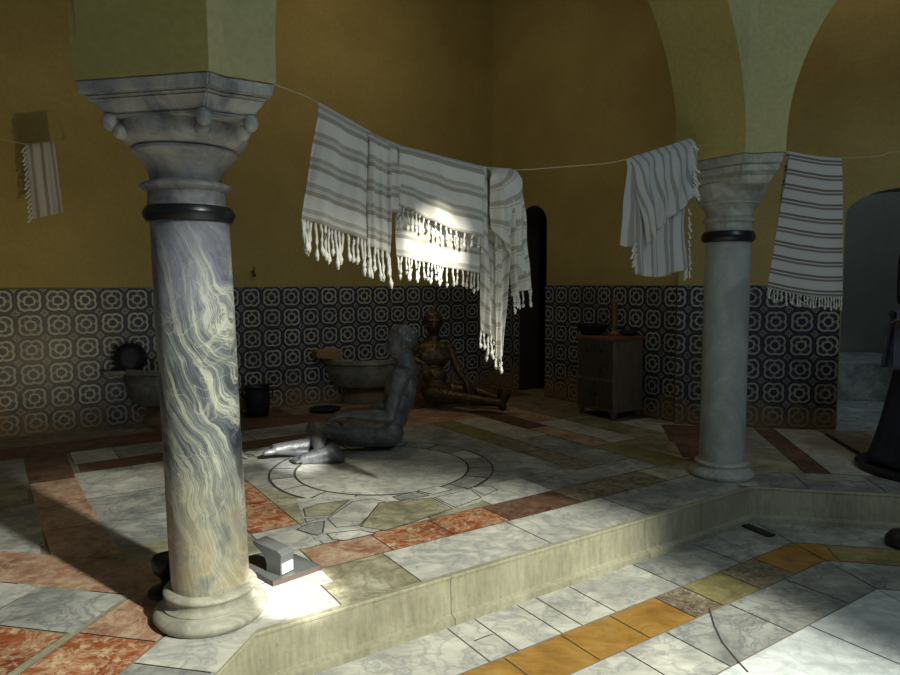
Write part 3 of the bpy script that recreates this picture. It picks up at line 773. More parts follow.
# ------------------------------------------------------------------ ropes and towels
RN = .02
def rp(x, y): return onwall(x, y, TH, -sin(TH)*C1.x+cos(TH)*C1.y+RN)
def in_plane(x, y, t=TH, o=C1, n=RN):
    return onwall(x, y, t, -sin(t)*o.x+cos(t)*o.y+n)
ropeA = [(281,84),(300,94),(318,103),(350,122),(385,140),(420,151),(455,160),(480,166),(515,170),(560,167),(608,163),(640,156),(665,149),(690,141)]
TOWN = 'striped fringed bath towels hung on the line'
def rope_obj(pts, label, r=.0028):
    bm = NB(); tube(bm, pts, r, 8); o = obj('clothes_line', bm, 'rope', smooth=True); tag(o, label, 'rope'); return o
def spl(pts, per=5):
    P = [V(p) for p in pts]; out = []
    for i in range(len(P)-1):
        a, b, c, d = P[max(i-1, 0)], P[i], P[i+1], P[min(i+2, len(P)-1)]
        for k in range(per):
            t = k/per; out.append(.5*((2*b)+(c-a)*t+(2*a-5*b+4*c-d)*t*t+(3*b-a-3*c+d)*t**3))
    out.append(P[-1]); return out
pA = [in_plane(*q) for q in ropeA]
pA[0] = W(.200, RN, pA[0].z+.015); pA[-1] = W(2.968, RN, pA[-1].z+.0)
rope_obj(spl(pA), 'thin pale cord strung from the veined column pier to the grey column, holding four towels')

class Towel:
    def __init__(s, label, mat, t=TH, o=C1, n=RN, flip=False):
        s.label, s.mat, s.t, s.o, s.n = label, mat, t, o, n
        s.bm = NB(); s.fbs = []; s.uv = s.bm.loops.layers.uv.verify()
    def P(s, px, off=0.0): return in_plane(px[0], px[1], s.t, s.o, s.n+off)
    def panel(s, top, bot, off=0.0, folds=5, amp=.012, phase=0.0, wrap=1, nu=48, nv=36, v0=0.0, uvrot=0.0, sag=0.0):
        """cloth panel: top and bottom are lists of pixels lying in the plane of the line; off pushes it in front (-) or behind (+)"""
        T = [s.P(p) for p in spl([(x, y, 0) for x, y in top], 6)]; B = [s.P(p) for p in spl([(x, y, 0) for x, y in bot], 6)]
        def smp(A_, f):
            k = f*(len(A_)-1); i = min(int(k), len(A_)-2); return A_[i].lerp(A_[i+1], k-i)
        nn = V((Nn(s.t).x, Nn(s.t).y, 0)); g = []
        sg = -1 if off < 0 else 1
        for j in range(nv+1):
            v = j/nv; rowv = []
            for i in range(nu+1):
                u = i/nu; a, b = smp(T, u), smp(B, u)
                p = a.lerp(b, v)
                env = min(1, v*4)
                w = (sin(2*pi*folds*u+phase+.8*sin(3*v+phase))*amp+sin(2*pi*folds*2.3*u+phase*2)*amp*.35)*env*(.45+.55*v)
                w += noise.noise(V((u*4+phase, v*3, phase)))*amp*1.2*env
                p = p+nn*(off*min(1, v*10)+w)
                if v < .1 and wrap: p = p+V((0, 0, .004))
                rowv.append(s.bm.verts.new(p))
            g.append(rowv)
        Lu = (T[-1]-T[0]).length; Lv = (smp(B, .5)-smp(T, .5)).length
        c_, s_ = cos(uvrot), sin(uvrot)
        for j in range(nv):
            for i in range(nu):
                f = s.bm.faces.new((g[j][i], g[j+1][i], g[j+1][i+1], g[j][i+1])); f.smooth = True
                for l, (a, b) in zip(f.loops, ((i, j), (i, j+1), (i+1, j+1), (i+1, j))):
                    x, y = a/nu*Lu, b/nv*Lv+v0
                    l[s.uv].uv = (x*c_+y*s_, -x*s_+y*c_)
        return g
    def tassels(s, pts, L, n, r=.0045, lean=(0, 0, -1)):
        """knotted tassels from a hem given as world points"""
        fb_ = NB(); s.fbs.append(fb_)
        for k in range(n):
            f = (k+.5)/n*(len(pts)-1); i = min(int(f), len(pts)-2); p = pts[i].lerp(pts[i+1], f-i)
            l = L*(.8+.4*random.random()); d = (V(lean)+V((random.uniform(-.12, .12), random.uniform(-.12, .12), 0))).normalized()
            q = []; rr = []
            for m_ in range(7):
                t = m_/6; q.append(p+d*l*t+V((.3*r*sin(t*9+k), .3*r*cos(t*9+k), 0)))
                rr.append(r*(.75+.35*(m_ % 2)+(.55 if m_ == 5 else 0)-(.1 if m_ == 6 else 0)))
            tube(fb_, q, rr, 6)
    def finish(s, group=None):
        s.bm.verts.ensure_lookup_table()
        c = sum((v.co for v in s.bm.verts), V())/len(s.bm.verts); zt = max(v.co.z for v in s.bm.verts)
        root = thing('bath_towel', s.label, 'towel', (c.x, c.y, zt), group)
        cl = part('cloth', s.bm, s.mat, root, True)
        m = cl.modifiers.new('thick', 'SOLIDIFY'); m.thickness = .003; m.offset = 0
        for fb_ in s.fbs: part('fringe', fb_, 'fringe', root, True, label='knotted white fringe')
        return root
def hem(g): return [v.co.copy() for v in g[-1]]

t = Towel('wide striped towel nearest the veined column, its fringe slanting down to the right', 'towel_a')
g = t.panel([(318,103),(350,121),(371,133)], [(300,219),(334,230),(369,243)], -.022, 2.2, .010, .3, v0=.0)
t.tassels(hem(g), .135, 19, .0062)
g = t.panel([(366,131),(376,136),(387,141)], [(364,246),(376,250),(386,254)], -.034, 2.5, .012, 1.2, nu=24, v0=.01)
t.tassels(hem(g), .13, 6, .0062)
g = t.panel([(370,133),(384,140),(397,146)], [(355,244),(372,246),(392,247)], .02, 1.5, .008, 2.0, nu=24, v0=.03)
g = t.panel([(378,137),(390,142),(400,146)], [(372,207),(384,210),(398,214)], -.014, 1.5, .006, 2.0, nu=20, nv=20, v0=.03)
t.tassels(hem(g), .07, 5, .0045)
t.finish(TOWN)
t = Towel('striped towel in the middle of the line, a short fringed flap over a longer one', 'towel_a')
g = t.panel([(396,146),(420,151),(450,159),(482,167)], [(397,206),(418,216),(447,229),(481,238)], -.026, 3, .009, .9, v0=.02)
t.tassels(hem(g), .062, 17, .005)
g = t.panel([(396,146),(420,151),(450,159),(482,167)], [(398,256),(425,262),(450,268),(481,273)], .012, 3, .010, 2.9, v0=.05)
t.tassels(hem(g), .085, 22, .0052)
t.finish(TOWN)
t = Towel('narrow bunched towel with slanting stripes, hanging lowest to a twisted point near the doorway', 'towel_d')
g = t.panel([(479,167),(492,168),(505,169)], [(484,331),(491,338),(497,346)], .0, 2.2, .020, .4, nv=60, uvrot=.55)
t.tassels(hem(g), .10, 8, .006)
g = t.panel([(492,168),(500,169),(509,170)], [(494,356),(497,362),(500,356)], -.018, 1.4, .014, 1.7, nv=64, uvrot=-.6)
t.tassels(hem(g), .05, 4, .006)
g = t.panel([(486,168),(500,169),(516,171)], [(486,228),(503,252),(517,276)], -.045, 1.6, .016, 2.4, uvrot=-.75)
g = t.panel([(505,169),(512,170),(517,175)], [(508,296),(516,292),(527,288)], -.03, 1.7, .016, 3.0, nu=30, uvrot=-.5)
t.tassels(hem(g), .075, 7, .0055)
t.finish(TOWN)
t = Towel('crumpled striped towel on the right end of the line beside the grey column capital', 'towel_c')
g = t.panel([(628,159),(650,152),(672,145),(690,139)], [(646,247),(652,233),(666,218),(693,194)], -.034, 3.5, .018, .5, uvrot=pi/2-.25)
t.tassels([t.P((691+3*k/6, 140+54*k/6), -.034) for k in range(7)], .06, 14, .0055, (.55, .3, -.6))
g = t.panel([(626,160),(629,159),(633,157)], [(618,245),(624,247),(632,246)], -.02, 1.0, .008, .1, nu=16, uvrot=pi/2)
g = t.panel([(632,157),(655,151),(686,142)], [(636,274),(660,277),(687,268)], .0, 4, .014, 2.5, uvrot=pi/2)
t.tassels([t.P((688+.2*k, 205+10*k), 0) for k in range(8)], .05, 9, .005, (.3, .2, -.8))
t.tassels(hem(g)[-8:], .06, 3, .005); t.tassels([t.P((636,240)), t.P((637,262))], .06, 4, .005, (-.4, -.2, -.8))
t.finish(TOWN)
# right hand line
oB, nBr = C2, .06
pR = [in_plane(x, y, TB, C2, nBr) for x, y in ((760,152),(790,152),(815,156),(841,158),(880,156),(930,150))]
pR[0] = W(.25, nBr, pR[0].z, TB, C2); pR.append(W(2.95, nBr, 1.97, TB, C2))
rope_obj(spl(pR), 'thin cord running right from the grey column, holding one long towel')
t = Towel('long flat towel with thin dark crosswise stripes, right of the grey column', 'towel_b', TB, C2, nBr)
g = t.panel([(789,152),(806,155),(823,158),(841,159)], [(767,288),(795,294),(820,297),(841,297)], -.02, 1.5, .012, .6, nv=44)
t.tassels(hem(g), .075, 24, .0045)
g = t.panel([(787,153),(815,157),(842,160)], [(772,285),(800,290),(843,292)], .02, 1.5, .01, .6, nv=44, v0=.03)
t.finish()
# left hand line close to the back wall
oL = W(0, 2.6).to_2d()
offL = 3.42
def inL(x, y): return in_plane(x, y, TH, C1, offL)
pL = [inL(-60, 132), inL(0, 139), inL(25, 144), inL(55, 141), inL(62, 141)]
pL[0] = inL(-90, 128); hk = W(loc(pL[-1])[0]+.05, 3.89, pL[-1].z+.12)
pL[0] = V(pL[0]); pL[0] = W(UB+.2, offL, pL[0].z+.5); pL = [pL[0]]+pL[1:]
pL.append(hk)
rope_obj(spl(pL), 'thin cord near the back wall at far left, holding one small towel')
t = Towel('small striped towel at far left before the ochre wall, fringe down its left edge', 'towel_c', TH, C1, offL)
g = t.panel([(25,145),(40,143),(54,142)], [(33,219),(48,216),(63,213)], -.02, 2, .012, .6, uvrot=pi/2)
t.tassels([r_[0].co.copy() for r_ in g][::2], .05, 16, .006, (-.5, -.1, -.8))
g = t.panel([(25,145),(40,143),(54,142)], [(33,209),(48,208),(61,206)], .02, 2, .012, 1.6, uvrot=pi/2)
t.finish()

# ------------------------------------------------------------------ figures
def hand(bm, wrist, d, nrm, side, s=1.0, curl=.5, r=.0085):
    """d: direction of the fingers, nrm: back of the hand, side: +1 thumb on d x nrm side"""
    d = V(d).normalized(); nrm = V(nrm); nrm = (nrm-d*nrm.dot(d)).normalized(); a = d.cross(nrm)*side
    wrist = V(wrist)
    for k, (o, L) in enumerate(((.030, .072), (.010, .080), (-.010, .075), (-.028, .060))):
        kn = wrist+(d*(.088-.004*abs(k-1))+a*o)*s
        caps(bm, wrist+a*o*.45*s, .017*s, kn, .012*s)
        p = kn; ang = .15+curl*.3
        for j, f in enumerate((.44, .32, .24)):
            q = p+(d*cos(ang)-nrm*sin(ang))*L*f*s+a*o*.12*s
            caps(bm, p, r*(1.1-.12*j)*s, q, r*(1.0-.14*j)*s, 8); p = q; ang += curl*.7
    b = wrist+(d*.022+a*.022)*s; p = b
    for j, (x, y, L) in enumerate(((.55, .83, .038), (.8, .58, .032), (.93, .3, .026))):
        q = p+(d*x+a*y-nrm*.12*j).normalized()*L*s
        caps(bm, p, (.0135-.002*j)*s, q, (.0115-.002*j)*s, 8); p = q
def foot(bm, ankle, toe, s=1.0, side=1, up=V((0, 0, 1))):
    ankle, toe = V(ankle), V(toe); d = (toe-ankle); d = (d-up*d.dot(up)).normalized(); a = d.cross(up)*side
    heel = ankle-d*.035*s-up*.045*s
    caps(bm, ankle, .038*s, heel, .032*s)
    L = (toe-ankle).length; ball_ = toe-d*.055*s
    for o in (-.02, 0, .02):
        caps(bm, ankle-up*.005*s, .034*s, ball_+a*o*s+up*.002*s, .021*s); caps(bm, heel, .028*s, ball_+a*o*s-up*.004*s, .018*s)
    for k, (o, L2, r) in enumerate(((.033, .050, .0135), (.013, .050, .010), (-.004, .044, .0095), (-.019, .037, .009), (-.032, .028, .0085))):
        b = ball_+a*o*.8*s-up*.004*s
        caps(bm, b, r*1.15*s, b+d*L2*s+a*o*.12*s-up*.004*s, r*s, 8)
def head(bm, c, fwd, up, s=1.0, hair=True):
    """c: centre of the skull; fwd: direction of the face"""
    f = V(fwd).normalized(); u = V(up); u = (u-f*u.dot(f)).normalized(); l = u.cross(f)
    R = Matrix((f, l, u)).transposed(); c = V(c)
    def P(x, y, z): return c+(f*x+l*y+u*z)*s
    ball(bm, P(-.012, 0, .028), .094*s, (1.03, .82, .92), R, 3)
    ball(bm, P(.022, 0, -.01), .078*s, (.92, .80, 1.2), R, 3)
    ball(bm, P(.045, 0, -.072), .040*s, (.95, 1.0, .75), R)        # chin
    ball(bm, P(.010, 0, -.055), .056*s, (1.05, 1.0, .75), R)
    caps(bm, P(.080, 0, .022), .010*s, P(.108, 0, -.020), .0135*s)  # nose
    ball(bm, P(.092, .012, -.024), .009*s); ball(bm, P(.092, -.012, -.024), .009*s)
    for y in (-1, 1):
        caps(bm, P(.084, .012*y, .034), .009*s, P(.068, .048*y, .034), .009*s)   # brow
        ball(bm, P(.070, .030*y, .016), .0125*s)                    # eye
        ball(bm, P(.055, .042*y, -.015), .024*s, (1, .8, .9), R)   # cheek
        ball(bm, P(-.012, .080*y, -.002), .030*s, (.62, .32, 1.0), R); ball(bm, P(-.02, .086*y, .006), .014*s)
    caps(bm, P(.084, -.020, -.045), .0065*s, P(.084, .020, -.045), .0065*s); caps(bm, P(.094, -.010, -.044), .0075*s, P(.094, .010, -.044), .0075*s)
    caps(bm, P(.082, -.016, -.056), .0075*s, P(.082, .016, -.056), .0075*s)
    return P
def torso(bm, pts, rads, wide, sc):
    for (p, r), w in zip(zip(pts, rads), wide):
        pass

# seated man on the round slab, seen from his left side, facing left
def ell(bm, c, rx, ry, rz, R=None): ball(bm, c, 1.0, (rx, ry, rz), R, 3)
def curls(bm, c, f, s=1.0, n=170):
    f = V(f).normalized(); u = V((0, 0, 1)); u = (u-f*u.dot(f)).normalized(); l = u.cross(f)
    for k in range(n):
        a = random.uniform(0, 2*pi); z = random.uniform(-.25, 1); q = sqrt(max(0, 1-z*z)); x, y = cos(a)*q, sin(a)*q
        if x > .35 and z < .72: continue
        if z < .25 and x > -.15: continue
        ball(bm, V(c)+(f*(-.012+.096*x)+l*(.078*y)+u*(.028+.086*z))*s, .0085*s, sub=1)
def seated():
    base = gnd(392, 447)
    r = thing('seated_man_statue', 'dark grey statue of a seated man in profile on the round slab, hand on knee', 'statue', (base.x, base.y, 0))
    bm = NB(); A_ = at; Dm = 4.93
    pel = A_(384, 431, Dm)
    ell(bm, pel, .140, .185, .115); ell(bm, A_(393, 416, Dm), .112, .150, .12); ell(bm, A_(399, 400, Dm), .118, .162, .125)
    ell(bm, A_(402, 383, Dm), .120, .190, .108); ell(bm, A_(404, 373, Dm), .094, .180, .070)
    ell(bm, A_(382, 414, Dm), .080, .12, .11); ell(bm, A_(394, 387, 4.86), .075, .10, .08); ell(bm, A_(394, 387, 5.00), .075, .10, .08)
    ell(bm, A_(389, 432, 4.83), .110, .10, .108); ell(bm, A_(389, 432, 5.03), .110, .10, .108)
    ell(bm, A_(410, 388, 4.85), .045, .08, .10); ell(bm, A_(410, 388, 5.01), .045, .08, .10)     # shoulder blades
    caps(bm, A_(407, 372, Dm), .086, A_(404, 356, Dm), .070)
    hd = A_(401, 343, Dm); f = (-1, -.12, -.10)
    head(bm, hd, f, (-.05, 0, 1), 1.16); curls(bm, hd, f, 1.16)
    # near arm: hangs from the shoulder, forearm level, hand over the knee
    sh = A_(400, 378, 4.73); el = A_(390, 417, 4.66); wr = A_(350, 414, 4.70)
    ball(bm, sh, .072); limb(bm, [sh, sh.lerp(el, .4)+V((-.004, -.004, 0)), el], [.064, .055, .043]); limb(bm, [el, el.lerp(wr, .3)+V((0, 0, .002)), wr], [.044, .046, .030])
    hand(bm, wr+V((-.008, 0, 0)), (-1, -.04, -.12), (.05, -.15, 1), 1, 1.18, .55)
    sh2 = A_(400, 381, 5.13); el2 = A_(388, 412, 5.20); wr2 = A_(352, 417, 5.10)
    ball(bm, sh2, .070); limb(bm, [sh2, sh2.lerp(el2, .45), el2], [.062, .052, .042]); limb(bm, [el2, el2.lerp(wr2, .35), wr2], [.043, .044, .028])
    hand(bm, wr2, (-1, -.2, -.15), (0, 0, 1), -1, 1.1, .6)
    # near leg
    hp = A_(384, 432, 4.83); kn = A_(317, 430, 4.78); an = A_(320, 451, 4.53)
    limb(bm, [hp, hp.lerp(kn, .3)+V((0, 0, -.012)), hp.lerp(kn, .7)+V((0, 0, -.006)), kn], [.108, .108, .082, .066])
    ell(bm, hp.lerp(kn, .4)+V((0, 0, -.03)), .19, .09, .085)
    ball(bm, kn+V((-.018, 0, .010)), .064)
    limb(bm, [kn+V((-.01, 0, 0)), kn.lerp(an, .35)+V((.0, .01, -.004)), an], [.062, .060, .040])
    g = gnd(292, 464)
    foot(bm, an+V((.085, -.02, .010)), V((g.x, g.y, .034)), 1.4, 1)
    hp2 = A_(384, 432, 5.04); kn2 = A_(330, 428, 5.12); an2 = A_(312, 447, 4.70)
    limb(bm, [hp2, hp2.lerp(kn2, .4), kn2], [.106, .096, .066]); limb(bm, [kn2, kn2.lerp(an2, .35), an2], [.060, .058, .040])
    g = gnd(264, 460)
    foot(bm, an2+V((0, 0, .03)), V((g.x, g.y, .070)), 1.45, -1)
    for v in bm.verts:
        if v.co.z < .0035: v.co.z = .0035+(v.co.z-.0035)*.02
    baked('body', bm, 'statue_grey', .0062, r, 1, .006)
seated()

# reclining figure leaning back in the corner, legs stretched to the right
def reclining():
    D0 = 6.55
    base = gnd(437, 402)
    r = thing('reclining_figure_statue', 'brown-black bronze statue of a figure leaning back with legs stretched out, behind the seated man', 'statue', (base.x, base.y, 0))
    bm = NB(); A_ = at
    pel = A_(437, 391, 6.55); wst = A_(435, 377, 6.62); chs = A_(433, 358, 6.70); nk = A_(433, 343, 6.76); hd = A_(433, 323, 6.78)
    X = V((.93, .36, 0))
    def sl(c, rx, ry, rz, a=.2):
        ball(bm, c, 1.0, (rx, ry, rz), Matrix.Rotation(a, 3, 'Z'), 3)
    sl(pel, .165, .12, .10); sl(wst, .125, .095, .11); sl(chs, .155, .105, .14); sl(A_(433, 348, 6.74), .175, .085, .075)
    sl(A_(426, 358, 6.64), .075, .05, .06); sl(A_(441, 358, 6.66), .075, .05, .06)
    caps(bm, A_(433, 351, 6.76), .062, A_(433, 340, 6.77), .052)
    head(bm, hd, (.10, -1, -.12), (0, .1, 1), 1.22); curls(bm, hd, (.10, -1, -.12), 1.22)
    caps(bm, A_(433, 350, 6.75), .078, A_(433, 335, 6.77), .066)
    # her right arm comes forward, left arm down to the thigh
    sh = A_(417, 348, 6.70); el = A_(408, 357, 6.48); wr = A_(424, 364, 6.40)
    ball(bm, sh, .058); limb(bm, [sh, sh.lerp(el, .5), el], [.05, .043, .037]); limb(bm, [el, el.lerp(wr, .4), wr], [.037, .036, .025])
    hand(bm, wr, (.35, -.1, -.9), (.3, -1, 0), 1, 1.1, .4)
    sh = A_(449, 348, 6.72); el = A_(459, 372, 6.60); wr = A_(468, 385, 6.42)
    ball(bm, sh, .058); limb(bm, [sh, sh.lerp(el, .5), el], [.05, .043, .036]); limb(bm, [el, el.lerp(wr, .4), wr], [.037, .036, .025])
    hand(bm, wr, (.35, -.35, -.75), (.5, -.5, .6), -1, 1.1, .35)
    hp = A_(431, 394, 6.48); kn = A_(467, 399, 6.28); an = A_(500, 403, 6.20)
    limb(bm, [hp, hp.lerp(kn, .5), kn], [.088, .076, .058]); limb(bm, [kn, kn.lerp(an, .35), an], [.054, .053, .036])
    def upfoot(an, dx):
        b = an+V((.02, 0, -.02)); tip = an+V((.05+dx, -.03, .14))
        caps(bm, an, .038, b+V((.01, 0, -.02)), .036)
        for o in (-.022, 0, .022): caps(bm, b, .034, tip+V((0, o, -.04)), .020)
        for o, L, rr in ((-.034, .045, .0135), (-.016, .045, .010), (0, .04, .0095), (.015, .034, .009), (.028, .026, .0085)):
            caps(bm, tip+V((0, o, -.045)), rr*1.2, tip+V((.012, o, -.045+L)), rr, 8)
    upfoot(an, .03)
    hp = A_(442, 390, 6.62); kn = A_(474, 391, 6.52); an = A_(497, 398, 6.40)
    limb(bm, [hp, hp.lerp(kn, .5), kn], [.086, .074, .056]); limb(bm, [kn, kn.lerp(an, .35), an], [.052, .052, .035]); upfoot(an, -.02)
    for v in bm.verts:
        if v.co.z < .0035: v.co.z = .0035+(v.co.z-.0035)*.02
    baked('body', bm, 'statue_brown', .007, r, 2, .010)
reclining()

# standing draped figure at the right edge
def standing():
    c = V((3.10, 4.22, 0)); r = thing('standing_robed_statue', 'dark robed standing figure on a round black base, cut by the right edge', 'statue', c)
    bm = NB(); lathe(bm, c, capped([(.405, .0), (.420, .012), (.420, .034), (.405, .045)]), 56); part('round_base', bm, 'black_metal', r, True, 40)
    bm = NB()
    caps(bm, c+V((0, -.02, .95)), .12, c+V((0, 0, 1.30)), .15); caps(bm, c+V((-.08, 0, 1.36)), .10, c+V((.08, 0, 1.36)), .10)
    caps(bm, c+V((-.07, 0, .92)), .095, c+V((-.08, .02, .10)), .045); caps(bm, c+V((.07, 0, .92)), .095, c+V((.08, .02, .10)), .045)
    foot(bm, c+V((-.08, .05, .11)), c+V((-.09, -.11, .075)), 1.0, 1); foot(bm, c+V((.08, .05, .11)), c+V((.09, -.11, .075)), 1.0, -1)
    caps(bm, c+V((0, .01, 1.40)), .06, c+V((0, 0, 1.50)), .054); head(bm, c+V((0, -.01, 1.60)), (-.3, -1, -.1), (0, 0, 1)); curls(bm, c+V((0, -.01, 1.60)), (-.3, -1, -.1))
    limb(bm, [c+V((-.18, 0, 1.37)), c+V((-.17, .02, 1.07)), c+V((-.285, -.14, 1.01))], [.055, .04, .028]); hand(bm, c+V((-.285, -.14, 1.01)), (-.6, -.7, -.3), (-.2, -.2, 1), 1, 1.0, .6)
    limb(bm, [c+V((.18, 0, 1.37)), c+V((.205, .0, 1.07)), c+V((.10, -.20, .98))], [.055, .04, .028]); hand(bm, c+V((.10, -.20, .98)), (-.8, -.5, -.1), (0, -.4, 1), 1, 1.0, .5)
    for v in bm.verts:
        if v.co.z < .047: v.co.z = .047+(v.co.z-.047)*.02
    baked('body', bm, 'statue_brown', .008, r, 2, .006)
    bm = NB(); rings = []; S = 72
    for j in range(25):
        z = .07+1.04*j/24; t_ = j/24; rr = .40-.215*t_**.7
        ring_ = []
        for i in range(S):
            a = 2*pi*i/S; q = rr+(1-t_)*(.018*sin(9*a+1.3*sin(3*a))+.006*sin(23*a))
            ring_.append(bm.verts.new((c.x+q*cos(a)*.92, c.y+q*sin(a)*.80-.01, z)))
        rings.append(ring_)
    for A2, B2 in zip(rings[:-1], rings[1:]):
        for i in range(S): bm.faces.new((A2[i], A2[(i+1) % S], B2[(i+1) % S], B2[i]))
    o = part('robe_skirt', bm, 'robe', r, True); m_ = o.modifiers.new('t', 'SOLIDIFY'); m_.thickness = .006
    bm = NB(); caps(bm, c+V((0, -.01, 1.05)), .155, c+V((0, 0, 1.33)), .165); caps(bm, c+V((-.1, 0, 1.37)), .10, c+V((.1, 0, 1.37)), .10)
    for s in (-1, 1): limb(bm, [c+V((.19*s, 0, 1.38)), c+V((.19*s, .01, 1.12))], [.072, .066])
    baked('tunic', bm, 'robe', .010, r, 4, .006)
    # slate cloth hanging over the forearm
    bm = NB(); cx = c+V((-.27, -.10, 0)); rows_ = []
    for j in range(33):
        t_ = j/32; ang = t_*2-1; row_ = []
        for i in range(25):
            u_ = i/24-.5
            if abs(ang) < .12: y, z = ang/.12*.045, 1.052-.012*(ang/.12)**2
            else: y = (.045+.02*(abs(ang)-.12))*(1 if ang > 0 else -1); z = 1.04-(abs(ang)-.12)*.40
            w_ = .012*sin(u_*22+ang*2)*min(1, abs(ang)*2)
            row_.append(bm.verts.new((cx.x+u_*(.17+.05*abs(ang))-.0, cx.y+y+w_, z)))
        rows_.append(row_)
    for A2, B2 in zip(rows_[:-1], rows_[1:]):
        for i in range(24): bm.faces.new((A2[i], A2[i+1], B2[i+1], B2[i]))
    o = part('draped_cloth', bm, 'sleeve', r, True, label='slate blue cloth over the forearm'); m_ = o.modifiers.new('t', 'SOLIDIFY'); m_.thickness = .006
standing()

# ------------------------------------------------------------------ washing basins against the back wall
def half_basin(u, rad, ztop, zbot, name, label, mat, ped, wallpos=3.872):
    c = W(u, wallpos); r = thing(name, label, 'basin', (c.x, c.y, 0))
    bm = NB(); a0, a1 = TH+pi, TH+2*pi
    prof = [(.02, zbot)]+[(rad*(.68+.29*sin(t_*pi/2)), zbot+(ztop-.05-zbot)*(1-cos(t_*pi/2))**.8) for t_ in (.2, .4, .6, .8, 1.0)]+[(rad, ztop-.045), (rad+.015, ztop-.04), (rad+.015, ztop), (rad-.045, ztop), (rad-.06, ztop-.02)]+[(rad*(.9-.5*t_), ztop-.03-(ztop-zbot)*.75*t_) for t_ in (.15, .5, .9)]+[(.02, zbot+.05)]
    lathe(bm, (c.x, c.y, 0), prof, 40, 0, 1, 0, a0, a1)
    # close against the wall
    bmesh.ops.recalc_face_normals(bm, faces=bm.faces)
    part('bowl', bm, mat, r, True, 40)
    bm = NB(); lathe(bm, (c.x, c.y, 0), capped([(rad*.62, 0), (rad*.60, .05), (rad*.50, .09), (rad*.46, zbot+.05)]), 30, 0, 1, 0, a0, a1)
    bmesh.ops.recalc_face_normals(bm, faces=bm.faces)
    part('pedestal', bm, ped, r, True, 40, label='rust stained stone foot')
    return r, c
uLb = loc(onwall(176, 380, TH, 6.2))[0]
r, c = half_basin(.62, .40, .50, .16, 'wall_basin', 'pale half-round marble basin on the tiled wall, partly behind the veined column', 'basin', 'basin_rust')
bm = NB(); p = W(.62-.46, 3.80); box(bm, (p.x, p.y, .478), (.20, .14, .035), TH, .008); part('side_lip', bm, 'basin', r)
r, c = half_basin(2.56, .45, .455, .15, 'wall_basin', 'brown-stained marble basin against the tiled wall, right behind the seated man', 'basin', 'basin_rust')
# stone bracket beside the second basin
p = W(2.10, 3.80); bm = NB(); box(bm, (p.x, p.y, .515), (.27, .13, .10), TH, .012)
for v_ in bm.verts:
    if v_.co.z < .5: v_.co.z += .03*(loc(v_.co)[0]-2.1)/.13*-.8
q = W(2.02, 3.82)
tag(obj('stone_bracket', bm, 'basin_rust'), 'rusty brown stone block built into the tiles, above left of the stained basin', 'bracket')

# round metal dish leaning on the left basin
def dish_lean():
    n = V((Nn(TH).x, Nn(TH).y, 0)); c = W(.285, 3.775, .60)
    fwd = (-n*.94+V((0, 0, .33))).normalized(); right = V((U(TH).x, U(TH).y, 0)); up = fwd.cross(right); up = up if up.z > 0 else -up
    R = Matrix((right, up, fwd)).transposed()
    r = thing('metal_bowl', 'round blackened metal bowl propped against the tiles on the left basin rim', 'bowl', (c.x, c.y, c.z-.13))
    bm = NB(); lathe(bm, (0, 0, 0), [(0, -.055), (.07, -.052), (.105, -.03), (.122, .0), (.131, .006), (.131, .012), (.118, .004), (.10, -.022), (.065, -.042), (0, -.045)], 40)
    for v in bm.verts: v.co = R @ v.co+c
    bmesh.ops.recalc_face_normals(bm, faces=bm.faces)
    part('bowl_body', bm, 'pot', r, True, 50)
    for k, a in enumerate((2.4, 2.75, 3.1, 3.45, 3.8)):
        bm = NB(); p = c+R @ V((cos(a)*.138, sin(a)*.138, .004)); ball(bm, p, .019, (1, 1, .8)); part('rim_knob', bm, 'pot', r, True)
dish_lean()

# bucket
def bucket():
    c = gnd(258, 416); c.z = 0; c = W(loc(c)[0], min(loc(c)[1], 3.6)); r = thing('metal_bucket', 'dark metal bucket with ear handles on floor between veined column and seated man', 'bucket', c)
    bm = NB(); lathe(bm, c, [(0, .004), (.088, .0), (.096, .01), (.112, .12), (.113, .19), (.104, .25), (.108, .272), (.116, .282), (.114, .288), (.098, .272), (.094, .25), (.10, .19), (.098, .12), (.085, .02), (0, .016)], 40)
    part('bucket_body', bm, 'pot', r, True, 50)
    for s in (-1, 1):
        bm = NB(); P = [c+V((s*(.108+.0), 0, .245)), c+V((s*.135, 0, .25)), c+V((s*.140, 0, .215)), c+V((s*.133, 0, .175)), c+V((s*.110, 0, .17))]
        tube(bm, spl(P, 4), .007, 8); part('handle', bm, 'pot', r, True)
bucket()
c = gnd(325, 411); c.z = 0.001; bm = NB(); lathe(bm, c, [(0, .0), (.10, .0), (.145, .022), (.155, .026), (.150, .030), (.10, .010), (0, .008)], 40)
bmesh.ops.recalc_face_normals(bm, faces=bm.faces)
tag(obj('floor_dish', bm, 'pot', smooth=True), 'flat dark metal dish lying on the floor below the rusty stone block', 'dish')
# nail in the plaster
p = W(loc(onwall(252, 272, TH, 6.403))[0], 3.89, onwall(252, 272, TH, 6.403).z); n3 = V((Nn(TH).x, Nn(TH).y, 0))
bm = NB(); tube(bm, [p+n3*.01, p-n3*.05, p-n3*.065+V((.0, 0, .02)), p-n3*.06+V((0, 0, .045))], .009, 8); ball(bm, p+V((.02, 0, -.03)), .018, (1, .4, 1.2))
tag(obj('wall_hook', bm, 'edge_metal', smooth=True), 'small rusty hook in the ochre plaster just above the tiles, right of the veined column', 'hook')

